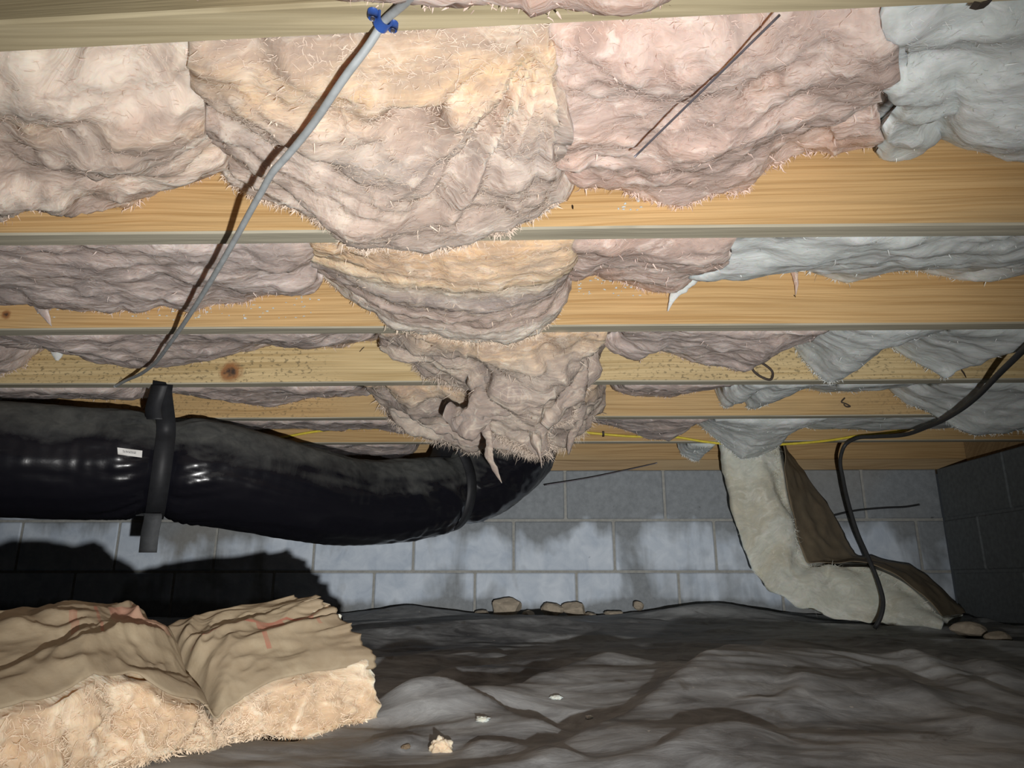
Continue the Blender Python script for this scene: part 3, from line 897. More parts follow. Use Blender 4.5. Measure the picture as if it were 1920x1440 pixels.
# third bay -------------------------------------------------------------------
batt('fibreglass_batt', 'dusty pink batt lump reaching down over the pale joist beside a white tip', GP, 2,
     [(-160, 690), (-60, 702), (0, 714), (40, 702), (80, 672), (108, 636)],
     M_DUSTY, zn=0.002, sag=0.004, seed=10.2, res=0.010, end=0.03, lump=0.014, fuzz=300)
batt('fibreglass_batt', 'flat dusty pink batt above the knot in the pale joist', GP, 2,
     [(90, 625), (108, 640), (124, 643), (150, 650), (200, 680), (280, 691), (340, 690), (400, 676), (470, 656), (520, 640), (580, 651), (650, 651), (690, 634), (730, 622)],
     M_DUSTY, zn=0.006, sag=0.008, lump=0.016, fold=0.012, seed=11.7, res=0.010, end=0.03, fuzz=600)
def rag(G, U, nb_):
    q = G + 0.04 * np.stack([noise(G * 5), noise(G * 5 + 9), noise(G * 5 + 20)], -1)
    q = q @ np.array([[0.8, 0, 0.6], [0, 1, 0], [-0.6, 0, 0.8]])
    return 0.034 * (billow(q * np.array([3.6, 7, 10]), 2) - 0.7)
batt('fibreglass_batt', 'ragged bundle of pink batt hanging lowest of all, draped above the duct', GS, 2,
     [(708, 612), (722, 640), (745, 668), (795, 712), (850, 722), (890, 730), (900, 775), (918, 815), (945, 838), (985, 846), (1012, 858), (1035, 822), (1072, 770), (1105, 722), (1128, 662), (1145, 610)],
     M_SAG3, nearx=(705, 1140, 626), zn=-0.004, sag=-0.015, lump=0.020, fold=0.014, fine=0.006, seed=12.5, res=0.0075, end=0.02, far_in=0.025, extra=rag, bulge=0.012, fuzz=1600, fuzzlen=0.022)
batt('fibreglass_batt', 'dusty rose batt with a drooping corner beside the white triangular batt', GP, 2,
     [(1128, 615), (1148, 648), (1172, 670), (1198, 676), (1216, 652), (1260, 664), (1290, 680), (1350, 690), (1380, 699), (1402, 680), (1428, 650), (1452, 612)],
     M_DUSTY, zn=0.004, sag=0.010, lump=0.018, fold=0.012, seed=13.3, res=0.009, end=0.025, fuzz=500)
batt('fibreglass_batt', 'white batt corner hanging as a narrow triangle over the pale joist', GW, 2,
     [(1460, 612), (1472, 640), (1492, 664), (1526, 706), (1546, 722), (1562, 721), (1582, 698), (1616, 654), (1646, 616)],
     M_WHITE, zn=0.0, sag=-0.004, lump=0.012, fold=0.008, seed=14.1, res=0.008, end=0.015, far_in=0.012, fuzz=400)
batt('fibreglass_batt', 'wide white batt triangle over the pale joist behind the black cable', GW, 2,
     [(1640, 622), (1652, 643), (1692, 671), (1740, 700), (1768, 719), (1788, 694), (1820, 662), (1870, 642), (1920, 631), (2150, 622)],
     M_WHITE, zn=0.0, sag=0.0, lump=0.014, fold=0.008, seed=15.6, res=0.009, end=0.02, far_in=0.012, fuzz=400)

# fourth bay ------------------------------------------------------------------
batt('fibreglass_batt', 'grey pink batt in the bay directly over the black duct strap', GP, 3,
     [(-300, 745), (0, 745), (120, 742), (220, 745), (300, 748), (340, 735)],
     M_DUSTY, zn=0.0, seed=16.2, res=0.014, lump=0.012, fuzz=150)
batt('fibreglass_batt', 'short dusty batt above the tan joist with a shallow sag', GP, 3,
     [(380, 728), (405, 743), (440, 753), (500, 761), (545, 757), (590, 746), (680, 742), (720, 730)],
     M_DUSTY, zn=0.0, sag=0.004, seed=17.8, res=0.011, lump=0.012, fold=0.008, end=0.025, fuzz=300)
batt('fibreglass_batt', 'torn grey batt hanging behind the ragged bundle, over the duct bend', GS, 3,
     [(678, 728), (700, 752), (735, 778), (775, 800), (830, 818), (880, 834), (940, 846), (1000, 852), (1045, 848), (1072, 830), (1096, 812), (1116, 785), (1135, 728)],
     M_SAG3, nearx=(680, 1135, 728), zn=-0.006, sag=-0.012, lump=0.018, fold=0.014, seed=18.9, res=0.009, end=0.02, far_in=0.03, extra=rag, bulge=0.012, fuzz=1000, fuzzlen=0.024)
batt('fibreglass_batt', 'thin dusty batt above the tan joist, between ragged bundle and white tufts', GP, 3,
     [(1138, 728), (1165, 742), (1210, 747), (1250, 745), (1290, 735), (1322, 728)],
     M_DUSTY, zn=0.0, sag=0.002, seed=19.4, res=0.012, lump=0.010, end=0.02, fuzz=150)
batt('fibreglass_batt', 'white batt end torn into two tufts in front of the tan joist', GW, 3,
     [(1334, 727), (1344, 752), (1356, 768), (1368, 766), (1378, 748), (1388, 744), (1398, 768), (1410, 772), (1424, 768), (1440, 758), (1458, 740), (1482, 727)],
     M_WHITE, zn=-0.002, sag=0.0, seed=20.7, res=0.008, lump=0.010, fold=0.008, end=0.012, far_in=0.014, fuzz=400)
batt('fibreglass_batt', 'thin white batt strip above the tan joist beside the torn tufts', GW, 3,
     [(1486, 728), (1540, 738), (1600, 736), (1652, 728)], M_WHITE, zn=0.0, sag=0.0, seed=21.3, res=0.012, lump=0.008, end=0.02, fuzz=120)
batt('fibreglass_batt', 'white batt bulging down across the tan joist behind the black cable', GW, 3,
     [(1655, 727), (1675, 748), (1705, 768), (1745, 786), (1780, 802), (1830, 818), (1880, 822), (1920, 815), (2060, 800)],
     M_WHITE, zn=-0.002, sag=0.0, seed=22.4, res=0.011, lump=0.014, end=0.02, far_in=0.012, fuzz=300)

# fifth bay -------------------------------------------------------------------
batt('fibreglass_batt', 'grey pink batt above the yellow cable behind the duct', GP, 4,
     [(260, 800), (400, 806), (560, 802), (620, 808), (700, 802), (756, 814), (770, 806), (850, 802), (1000, 802), (1090, 798)],
     M_DUSTY, zn=0.0, sag=0.0, seed=23.2, res=0.014, lump=0.010, fuzz=200, far_in=0.022)
batt('fibreglass_batt', 'dusty batt drooping over the yellow cable on the brown joist', GP, 4,
     [(1100, 792), (1140, 800), (1175, 812), (1215, 822), (1250, 826), (1275, 812), (1290, 792)],
     M_DUSTY, zn=0.0, sag=0.0, seed=24.8, res=0.011, lump=0.010, end=0.02, far_in=0.02, fuzz=200)
batt('fibreglass_batt', 'white batt strip above the brown joist to the right of the hanging batt', GW, 4,
     [(1476, 792), (1520, 806), (1600, 806), (1700, 806), (1800, 806), (1900, 805)],
     M_WHITE, zn=0.0, sag=0.0, seed=25.5, res=0.013, lump=0.008, end=0.02, fuzz=150, far_in=0.022)
batt('fibreglass_batt', 'grey batt in the last bay above the duct bend', GP, 5,
     [(560, 850), (640, 856), (700, 852), (740, 862), (790, 850)], M_DUSTY, zn=0.0, sag=0.0, seed=26.1, res=0.014, lump=0.010, fuzz=100)
batt('fibreglass_batt', 'white batt flap hanging in a point in front of the brown joist', GW, 4,
     [(1296, 790), (1325, 812), (1358, 842), (1388, 866), (1412, 862), (1450, 843), (1470, 815), (1486, 790)],
     M_WHITE, zn=-0.004, sag=-0.004, seed=27.2, res=0.008, lump=0.008, fold=0.008, end=0.012, far_in=0.02, fuzz=500)
batt('fibreglass_batt', 'small white torn tuft under the band board beside the hanging batt', GW, 5,
     [(1268, 835), (1278, 850), (1294, 858), (1308, 864), (1316, 840)],
     M_WHITE, zn=-0.01, sag=0.0, seed=28.4, res=0.010, lump=0.006, end=0.015, far_in=0.10, fuzz=300)

build_batts()

# torn tongues of the ragged bundle, parts of it
def tongue(parent, name, pts, r, mat, seed, flat=0.55):
    path = catmull([P(*p) for p in pts], 40)
    rr = np.interp(np.linspace(0, 1, 40), np.linspace(0, 1, len(r)), r)
    V, fc = tube_data(path, rr, 28, flat)
    c = np.repeat(path, 28, axis=0)
    d = V - c
    k = 1 + 0.9 * fbm(V * 13 + seed, 4) + 0.35 * (billow(V * 30 + seed, 2) - 0.5)
    k = np.clip(k, 0.25, 2.4)
    V = c + d * k[:, None]
    uv = np.stack([np.zeros(len(V)), np.full(len(V), 0.55)], -1)
    o = mesh_obj(name, V, fc, mat, parent=parent, uv=uv)
    rs = np.random.RandomState(int(seed * 10))
    return o
objs = {o.get('label'): o for o in bpy.data.objects if o.get('label')}
B3 = objs['ragged bundle of pink batt hanging lowest of all, draped above the duct']
B4 = objs['torn grey batt hanging behind the ragged bundle, over the duct bend']
tongue(B3, 'torn_flap', [(1045, 640, 1.60), (985, 690, 1.60), (925, 740, 1.60), (880, 775, 1.62), (850, 792, 1.64)], [0.02, 0.040, 0.046, 0.036, 0.014], M_SAG3, 2.2)
tongue(B3, 'torn_flap', [(838, 770, 1.66), (880, 784, 1.64), (930, 775, 1.63), (975, 745, 1.62)], [0.016, 0.032, 0.030, 0.016], M_SAG3, 5.1)
tongue(B3, 'torn_flap', [(1095, 640, 1.66), (1090, 700, 1.63), (1060, 750, 1.63), (1020, 800, 1.64)], [0.02, 0.035, 0.036, 0.018], M_SAG3, 7.3)
tongue(B3, 'hanging_wisp', [(905, 800, 1.68), (917, 830, 1.67), (915, 855, 1.67), (928, 880, 1.67), (941, 906, 1.67)], [0.016, 0.009, 0.012, 0.008, 0.001], M_SAG3, 1.4)
tongue(B3, 'hanging_wisp', [(1003, 815, 1.68), (1010, 845, 1.67), (1014, 862, 1.67), (1016, 878, 1.67)], [0.022, 0.014, 0.007, 0.001], M_SAG3, 8.2)
tongue(B4, 'torn_flap', [(720, 745, 2.02), (790, 785, 2.02), (870, 815, 2.02), (960, 835, 2.04)], [0.015, 0.022, 0.024, 0.014], M_SAG3, 4.6)
tongue(B4, 'torn_flap', [(1100, 740, 2.05), (1085, 790, 2.04), (1068, 830, 2.04), (1066, 852, 2.04)], [0.03, 0.035, 0.022, 0.004], M_SAG3, 9.6)

BW_ = objs['long white batt above the flecked joist, ending in a torn point']
tongue(BW_, 'torn_point', [(1310, 508, 1.30), (1285, 524, 1.30), (1268, 545, 1.31), (1258, 566, 1.315), (1252, 584, 1.32)], [0.010, 0.016, 0.012, 0.006, 0.0008], M_WHITE, 6.6)
tongue(BW_, 'torn_point', [(1488, 500, 1.31), (1491, 520, 1.31), (1493, 538, 1.315), (1492, 554, 1.32)], [0.012, 0.011, 0.006, 0.0008], M_PINKB, 4.9)
tongue(objs['dusky pink batt below the orange joist, crossed by the grey cable'], 'torn_point', [(72, 565, 1.31), (82, 582, 1.31), (90, 600, 1.315), (97, 612, 1.32)], [0.010, 0.010, 0.006, 0.0008], M_DUSTY, 2.9)
tongue(objs['flat dusty pink batt above the knot in the pale joist'], 'torn_point', [(102, 630, 1.71), (108, 648, 1.71), (109, 662, 1.715), (107, 676, 1.72)], [0.012, 0.016, 0.010, 0.002], M_WHITE, 3.9)

# ------------------------------------------------------------------ flexible duct
dctl = [(-520, 846, 1.60), (-200, 852, 1.70), (0, 860, 1.79), (150, 868, 1.87), (300, 874, 1.95), (430, 893, 2.05), (550, 920, 2.18), (660, 939, 2.36),
        (770, 936, 2.52), (860, 918, 2.65), (930, 888, 2.735), (972, 850, 2.765), (990, 808, 2.772), (993, 760, 2.775), (993, 700, 2.775)]
dpath = catmull([P(*p) for p in dctl], 420)
T = np.gradient(dpath, axis=0); T /= np.linalg.norm(T, axis=1)[:, None]
arc = np.concatenate([[0], np.cumsum(np.linalg.norm(np.diff(dpath, axis=0), axis=1))])
def px_of(p):
    d = np.asarray(p) - CAM
    return 960 + F * (d @ RIGHT) / (d @ FWD)
pxs = px_of(dpath)
is1 = int(np.argmin(np.abs(pxs[:250] - 303))); is2 = int(np.argmin(np.abs(pxs[:360] - 845)))
ref = np.array([0, 0, 1.0])
NS = 96
N_ = np.zeros_like(T); prev = ref
for k in range(len(T)):
    vv = prev - T[k] * np.dot(prev, T[k]); vv /= np.linalg.norm(vv); N_[k] = vv; prev = vv
B_ = np.cross(T, N_)
ang = np.linspace(0, 2 * np.pi, NS, endpoint=False)
A, S = np.meshgrid(ang, arc)
R0 = np.interp(arc, [0, arc[is1], arc[is2], arc[-1]], [0.150, 0.148, 0.138, 0.132])[:, None]
ds1 = np.abs(S - arc[is1]); ds2 = np.abs(S - arc[is2])
r = R0 * (1 - 0.15 * np.exp(-(ds1 / 0.048) ** 2) - 0.11 * np.exp(-(ds2 / 0.05) ** 2))
cs = np.stack([np.cos(A) * 3, np.sin(A) * 3, S * 3.0], -1)
r = r + 0.005 * fbm(cs * 0.9, 3)
# pleats gathered at the strap, slanting away from it
sg = np.sign(S - arc[is1])
pl = ridged(np.stack([np.cos(A + sg * ds1 * 2.6) * 4.2, np.sin(A + sg * ds1 * 2.6) * 4.2, ds1 * 1.5 + 2 * sg], -1), 1) - 0.5
r = r + 0.010 * pl * np.exp(-((ds1 - 0.05) / 0.085) ** 2) * smooth(0.022, 0.05, ds1)
# crinkles across the jacket on the bend
late = smooth(arc[is1] + 0.55, arc[is1] + 0.95, S)
cr = ridged(np.stack([S * 7 + 0.5 * np.sin(A * 2), np.cos(A) * 1.2, np.sin(A) * 1.2], -1), 3) - 0.6
r = r + 0.0075 * cr * late * smooth(0.02, 0.05, ds2)
r = r + 0.0004 * np.sin(S * 2 * np.pi / 0.034) * (0.6 + 0.8 * noise(cs))
r = r + 0.0012 * fbm(np.stack([np.cos(A) * 5, np.sin(A) * 5, S * 22], -1), 2)
Gd = dpath[:, None, :] + r[..., None] * (np.cos(A)[..., None] * N_[:, None, :] + np.sin(A)[..., None] * B_[:, None, :])
duct = empty('flexible_duct', P(300, 874, 1.95) - np.array([0, 0, 0.15]), 'black insulated flexible duct bending up into the joists', 'duct')
fcs = [list(x) for x in grid_faces(len(dpath), NS, True)]
fcs += [list(range(NS))[::-1], [(len(dpath) - 1) * NS + k for k in range(NS)]]
jacket = mesh_obj('jacket', Gd.reshape(-1, 3), fcs, M_DUCT, parent=duct)
# white sticker following the jacket
def on_duct(px, py):
    best = None
    d = ray(px, py)
    pts = Gd[:300].reshape(-1, 3) - CAM
    t_ = pts @ d / (d @ d)
    dist = np.linalg.norm(pts - t_[:, None] * d, axis=1) + 0.05 * t_
    return CAM + d * (t_[np.argmin(dist)] - 0.006)
us, vs = np.linspace(0, 1, 8), np.linspace(0, 1, 5)
c00, c10, c01, c11 = (221, 852), (266, 858), (220, 839), (267, 845)
Gs = np.zeros((8, 5, 3)); uvs = []
for i_, a_ in enumerate(us):
    for j_, b_ in enumerate(vs):
        px = (c00[0] * (1 - a_) + c10[0] * a_) * (1 - b_) + (c01[0] * (1 - a_) + c11[0] * a_) * b_
        py = (c00[1] * (1 - a_) + c10[1] * a_) * (1 - b_) + (c01[1] * (1 - a_) + c11[1] * a_) * b_
        Gs[i_, j_] = on_duct(px, py); uvs.append((a_, b_))
stk = mesh_obj('sticker', Gs.reshape(-1, 3), grid_faces(8, 5), M_TAG, parent=jacket, uv=np.array(uvs))
stk['label'] = 'small white printed sticker'

def ribbon(path, wdir, width, thick=0.0022):
    path = np.asarray(path); wdir = np.asarray(wdir, float)
    if wdir.ndim == 1: wdir = np.repeat(wdir[None], len(path), 0)
    Tn = np.gradient(path, axis=0); Tn /= np.linalg.norm(Tn, axis=1)[:, None]
    nn = np.cross(Tn, wdir); nn /= np.linalg.norm(nn, axis=1)[:, None]
    hw = width / 2
    R_ = np.stack([path - wdir * hw - nn * thick / 2, path + wdir * hw - nn * thick / 2, path + wdir * hw + nn * thick / 2, path - wdir * hw + nn * thick / 2], 1)
    n = len(path)
    fc = [list(x) for x in grid_faces(n, 4, True)] + [[3, 2, 1, 0], [(n - 1) * 4 + k for k in range(4)]]
    return R_.reshape(-1, 3), fc

def strap_loop(i, top_front, top_back, rr):
    c = dpath[i]
    y_ = np.cross(T[i], [0, 0, 1.0]); y_ /= np.linalg.norm(y_)
    if y_[1] > 0: y_ = -y_                        # towards the viewer
    z_ = np.array([0, 0, 1.0])
    pts = [np.asarray(top_front, float)]
    for th in np.linspace(28, -208, 26):
        a = math.radians(th)
        pts.append(c + (y_ * math.cos(a) + z_ * math.sin(a)) * rr)
    pts.append(np.asarray(top_back, float))
    return catmull(pts, 150), T[i]

st = empty('duct_strap', P(305, 724, JY[3] + 0.02), 'black strap hung from the pale joist, wrapped round the duct', 'strap', 'duct straps')
pf = P(306, 716, JY[3] - 0.003)
lp, wd_ = strap_loop(is1, P(304, 732, JY[3] + 0.01), np.array([dpath[is1][0], JY[4] + 0.02, ZJ - 0.004]), 0.1425)
V, fc = ribbon(np.concatenate([[pf], lp]), wd_, 0.047)
mesh_obj('loop', V, fc, M_STRAP, parent=st)
tp = catmull([P(300, 722, 1.715), P(293, 745, 1.72), P(287, 770, 1.735), P(290, 786, 1.75)], 20)
V, fc = ribbon(tp, RIGHT, 0.040)
mesh_obj('folded_end', V, fc, M_STRAP, parent=st)
bt = dpath[is1] + np.array([0, -0.05, -0.139])
tp = catmull([bt, P(287, 965, 1.87), P(281, 1000, 1.865), P(277, 1036, 1.86)], 16)
V, fc = ribbon(tp, RIGHT, 0.046)
mesh_obj('tail', V, fc, M_STRAP2, parent=st)['label'] = 'grey dusty strap end hanging free'

st = empty('duct_strap', P(835, 803, JY[5] - 0.003), 'black strap nailed to the brown joist above the duct bend', 'strap', 'duct straps')
pts = catmull([P(836, 803, JY[5] - 0.004), P(834, 826, JY[5] - 0.006), P(830, 846, JY[5] - 0.03), P(825, 858, 2.49)], 20)
V, fc = ribbon(pts, RIGHT, 0.075); mesh_obj('upper_band', V, fc, M_STRAP, parent=st)
lp, wd_ = strap_loop(is2, P(846, 808, JY[5] - 0.005), np.array([dpath[is2][0], JY[5] + JW + 0.06, ZJ + 0.03]), 0.143)
V, fc = ribbon(lp[:120], wd_, 0.040); mesh_obj('loop', V, fc, M_STRAP, parent=st)

# ------------------------------------------------------------------ loose kraft-faced batt on the ground
front = np.array([P(*p) for p in [(-420, 1440, 0.52), (-220, 1385, 0.58), (0, 1330, 0.66), (110, 1303, 0.71), (180, 1272, 0.75), (240, 1266, 0.79), (300, 1292, 0.82), (360, 1316, 0.86), (412, 1332, 0.90),
                                  (450, 1312, 0.925), (500, 1287, 0.95), (600, 1263, 1.01), (700, 1254, 1.07)]])
back = np.array([P(*p) for p in [(-420, 1185, 0.86), (-220, 1170, 0.88), (0, 1151, 0.91), (70, 1141, 0.93), (130, 1134, 0.95), (185, 1131, 0.97), (232, 1130, 0.98), (256, 1150, 1.0), (284, 1186, 1.02),
                                 (330, 1170, 1.04), (390, 1153, 1.07), (470, 1134, 1.11), (552, 1113, 1.15)]])
nS, nV = 240, 90
par = np.linspace(0, 1, len(front))
sq = np.linspace(0, 1, nS)
def interp_curve(C):
    dense = catmull(C, 1200)
    # parametrise by control index so the two edges stay paired
    t_ = np.linspace(0, len(C) - 1, nS)
    k = np.clip(t_.astype(int), 0, len(C) - 2); s_ = (t_ - k)[:, None]
    m = np.gradient(C, axis=0)
    return (2*s_**3-3*s_**2+1)*C[k] + (s_**3-2*s_**2+s_)*m[k] + (-2*s_**3+3*s_**2)*C[k+1] + (s_**3-s_**2)*m[k+1]
Fc_, Bc_ = interp_curve(front), interp_curve(back)
vq = np.linspace(0, 1, nV)
Sg, Vg = np.meshgrid(sq, vq, indexing='ij')
PAP = Fc_[:, None, :] * (1 - vq)[None, :, None] + Bc_[:, None, :] * vq[None, :, None]
# the sheet springs up from its front edge before running back
PAP[..., 2] += 0.022 * np.sin(np.pi * Vg ** 0.8) * (1 - 0.6 * np.exp(-((Sg - 0.67) / 0.03) ** 2))
cre = 0.667 + 0.02 * (Vg - 0.5)
PAP[..., 2] -= 0.030 * np.exp(-((Sg - cre) / 0.022) ** 2) * np.sin(np.pi * np.clip(Vg * 0.9 + 0.1, 0, 1))
wvq = 0.06 * noise(np.stack([Sg * 5, Vg * 3, 0 * Sg], -1))
wr = ridged(np.stack([Sg * 4.2 + Vg * 0.6 + wvq, Vg * 3.2 - Sg * 3.0 + wvq, 0 * Sg + 3.5], -1), 2) - 0.7
wr2 = ridged(np.stack([Sg * 9 - Vg * 1.1, Vg * 5.5 + Sg * 5.0, 0 * Sg + 4.5], -1), 2) - 0.7
PAP[..., 2] += (0.015 * wr + 0.0035 * wr2) * np.sin(np.pi * np.clip(Vg * 0.94 + 0.03, 0, 1)) ** 0.35
jag = 0.018 * noise(np.stack([0 * Vg, Vg * 9, 0 * Vg + 2], -1)) + 0.008 * noise(np.stack([0 * Vg, Vg * 33, 0 * Vg + 2], -1))
PAP[..., 0] += jag * smooth(0.93, 1.0, Sg)
loose = empty('kraft_faced_batt', (float(Fc_[150, 0]), float(Fc_[150, 1]) + 0.15, 0.0), 'loose kraft-faced peach batt lying creased on the black sheet', 'insulation')
Vp = PAP.reshape(-1, 3)
o = mesh_obj('kraft_facing', Vp, grid_faces(nS, nV), M_KRAFT, parent=loose, uv=np.stack([Sg.ravel(), Vg.ravel()], -1))
md = o.modifiers.new('thickness', 'SOLIDIFY'); md.thickness = 0.0012; md.offset = -1
# fibre body under the facing
nf, nk, nbk = 30, 8, 60
BODY = []
inner = PAP[:, np.linspace(0, nV - 1, nbk).astype(int)].copy(); inner[..., 2] -= 0.011
ftop = inner[:, 0].copy(); btop = inner[:, -1].copy()
outv = np.stack([Fc_[:, 1] * 0 + 0.25, Fc_[:, 1] * 0 - 1.0, 0 * Fc_[:, 1]], -1)
sf = np.linspace(0, 1, nf)
fl = ftop[:, None, :] * np.ones((1, nf, 1))
gz = ground_z(ftop[:, 0], ftop[:, 1] - 0.02) + 0.004
gz = np.minimum(gz, ftop[:, 2] - 0.025)
fl[..., 2] = gz[:, None] * sf[None, :] + ftop[:, 2:3] * (1 - sf[None, :])
thk = (ftop[:, 2] - gz)[:, None]
fl += outv[:, None, :] * (0.004 + 0.16 * thk[..., None] * np.sin(np.pi * np.clip(sf, 0, 1) * 0.62)[None, :, None])
bl = btop[:, None, :] * np.ones((1, nk, 1))
gb = np.minimum(ground_z(btop[:, 0], btop[:, 1]) + 0.004, btop[:, 2] - 0.03)
sb = np.linspace(0, 1, nk + 1)[1:]
bl[..., 2] = btop[:, 2:3] * (1 - sb) + gb[:, None] * sb
bot = bl[:, -1:, :] * np.linspace(1, 0, 8)[None, 1:-1, None] + fl[:, -1:, :] * np.linspace(0, 1, 8)[None, 1:-1, None]
LOOP = np.concatenate([fl[:, ::-1], inner[:, 1:-1], btop[:, None, :], bl, bot], 1)
nl = LOOP.shape[1]
N = grid_normals(LOOP, True)
if N[nS // 2, nf // 2, 1] > 0: N = -N
wt = np.zeros(nl); wt[:nf] = np.sin(np.pi * np.linspace(0.05, 0.97, nf)) ** 0.4
q = LOOP * np.array([6, 9, 13])
d = 0.014 * fbm(q, 3) + 0.013 * (billow(q * np.array([1.6, 1.4, 1.3]) + 3, 3) - 0.7) + 0.004 * (billow(q * 4.5, 2) - 0.6) + 0.0015 * fbm(q * 9, 2)
wt2 = wt[None, :] * np.ones((nS, 1))
LOOP = LOOP + N * (d * wt2)[..., None]
ej = 0.022 * noise(LOOP * np.array([0, 22, 30]) + 5) + 0.006 * noise(LOOP * np.array([0, 60, 80]))
LOOP[..., 0] += (ej + 0.004) * smooth(0.90, 1.0, sq)[:, None]
fcs = [list(x) for x in grid_faces(nS, nl, True)]
cap = LOOP[-1].mean(0) + np.array([0.012, 0, 0])
Vb = np.concatenate([LOOP.reshape(-1, 3), [cap]])
fcs += [[(nS - 1) * nl + k, (nS - 1) * nl + (k + 1) % nl, nS * nl] for k in range(nl)] + [list(range(nl))[::-1]]
body = mesh_obj('fibre_body', Vb, fcs, M_PEACH, parent=loose, uv=np.zeros((len(Vb), 2)))
add_fuzz(loose, LOOP[:, :nf][:, ::-1], N[:, :nf][:, ::-1], M_PEACH, 700, 0.012, 77)

# ------------------------------------------------------------------ white batt hanging from the joists and bending along the ground
st_ = [  # FL, FR, BR pixels with front and back depth
    ((1348, 815), (1456, 815), (1454, 800), 2.64, 2.92),
    ((1356, 850), (1462, 850), (1468, 845), 2.64, 2.92),
    ((1364, 890), (1468, 890), (1500, 888), 2.63, 2.91),
    ((1370, 935), (1474, 935), (1532, 934), 2.62, 2.90),
    ((1380, 985), (1488, 985), (1562, 982), 2.61, 2.89),
    ((1392, 1030), (1500, 1030), (1586, 1028), 2.60, 2.87),
    ((1412, 1078), (1516, 1062), (1606, 1048), 2.59, 2.85),
    ((1458, 1118), (1562, 1064), (1645, 1054), 2.57, 2.82),
    ((1530, 1152), (1625, 1064), (1695, 1066), 2.54, 2.78),
    ((1612, 1168), (1680, 1084), (1742, 1095), 2.50, 2.72),
    ((1690, 1178), (1728, 1122), (1790, 1132), 2.46, 2.66),
    ((1752, 1186), (1762, 1160), (1806, 1152), 2.43, 2.62)]
FL = np.array([P(a[0], a[1], e) for a, b, c, e, g in st_]); FR = np.array([P(b[0], b[1], e) for a, b, c, e, g in st_]); BR = np.array([P(c[0], c[1], g) for a, b, c, e, g in st_])
BL = FL + (BR - FR)
BL[:, 1] = np.minimum(BL[:, 1], YW - 0.03)
nst = 130
def rs_(C):
    t_ = np.linspace(0, len(C) - 1, nst); k = np.clip(t_.astype(int), 0, len(C) - 2); s_ = (t_ - k)[:, None]; m = np.gradient(C, axis=0)
    return (2*s_**3-3*s_**2+1)*C[k] + (s_**3-2*s_**2+s_)*m[k] + (-2*s_**3+3*s_**2)*C[k+1] + (s_**3-s_**2)*m[k+1]
FL, FR, BR, BL = map(rs_, (FL, FR, BR, BL))
def edge_(a, b, n): 
    q_ = np.linspace(0, 1, n, endpoint=False)
    return a[:, None, :] * (1 - q_)[None, :, None] + b[:, None, :] * q_[None, :, None]
nfr = 26
LOOP = np.concatenate([edge_(FL, FR, nfr), edge_(FR, BR, 16), edge_(BR, BL, 8), edge_(BL, FL, 16)], 1)
# keep the lying end on the sheet
nl = LOOP.shape[1]
q_ = np.linspace(0, 1, nfr)
LOOP[:, :nfr, 1] -= 0.030 * np.sin(np.pi * q_)[None, :]
N = grid_normals(LOOP, True)
if N[20, nfr // 2, 1] > 0: N = -N
wt = np.full(nl, 0.5); wt[nfr:nfr + 17] = 0.1
q = LOOP * 7 + 3
d = 0.030 * fbm(q * np.array([0.8, 0.8, 0.5]), 3) + 0.014 * (billow(q * np.array([1.0, 1.2, 0.6]), 2) - 0.7) + 0.003 * fbm(q * 5, 3)
wt[:nfr] = 1.0
LOOP = LOOP + N * (d * wt[None, :])[..., None]
LOOP[..., 1] = np.minimum(LOOP[..., 1], YW - 0.012)
gzz = ground_z(LOOP[..., 0], LOOP[..., 1])
hang = empty('hanging_batt', P(1450, 1120, 2.7), 'long white batt hanging to the ground by the back wall, brown kraft on one side', 'insulation')
fcs = [list(x) for x in grid_faces(nst, nl, True)] + [list(range(nl))[::-1], [(nst - 1) * nl + k for k in range(nl)]]
mesh_obj('fibre_body', LOOP.reshape(-1, 3), fcs, M_YELLOWED, parent=hang, uv=np.zeros((nst * nl, 2)))
kq = np.linspace(-0.06, 1.04, 26)
KR = FR[:, None, :] * (1 - kq)[None, :, None] + BR[:, None, :] * kq[None, :, None]
NK = grid_normals(KR)
if NK[30, 10, 0] < 0: NK = -NK
KR = KR + NK * (0.014 + 0.009 * (ridged(KR * np.array([7, 4, 7]), 2) - 0.6))[..., None]
KR[..., 1] = np.minimum(KR[..., 1], YW - 0.010)
ok = mesh_obj('kraft_facing', KR.reshape(-1, 3), grid_faces(nst, 26), M_KRAFT_DARK, parent=hang, uv=np.zeros((nst * 26, 2)))
ok['label'] = 'brown kraft paper facing'
md = ok.modifiers.new('thickness', 'SOLIDIFY'); md.thickness = 0.0015
add_fuzz(hang, LOOP[:, :nfr], N[:, :nfr], M_YELLOWED, 400, 0.02, 55)

# ------------------------------------------------------------------ cables and wires
zc = lambda h: HC + h
cpts = [PZ(900, -150, zc(0.435)), PZ(800, -45, zc(0.448)), PZ(765, 0, zc(0.466)), PZ(740, 22, zc(0.477)), PZ(718, 42, zc(0.4795)), PZ(700, 72, zc(0.470)), PZ(650, 140, zc(0.448)), PZ(585, 235, zc(0.436)), PZ(536, 295, zc(0.430)), PZ(515, 318, zc(0.428)), PZ(490, 360, zc(0.426)),
        PZ(440, 450, zc(0.422)), PZ(380, 552, zc(0.426)), PZ(320, 642, zc(0.440)), PZ(286, 685, zc(0.454)), PZ(262, 702, zc(0.466)), PZ(235, 714, zc(0.480)), PZ(216, 724, zc(0.4815))]
V, fc = tube_data(catmull(cpts, 220), 0.0038, 12)
tag(mesh_obj('electric_cable', V, fc, M_CABLE), 'grey electric cable slung under the joists from the blue staple', 'cable')
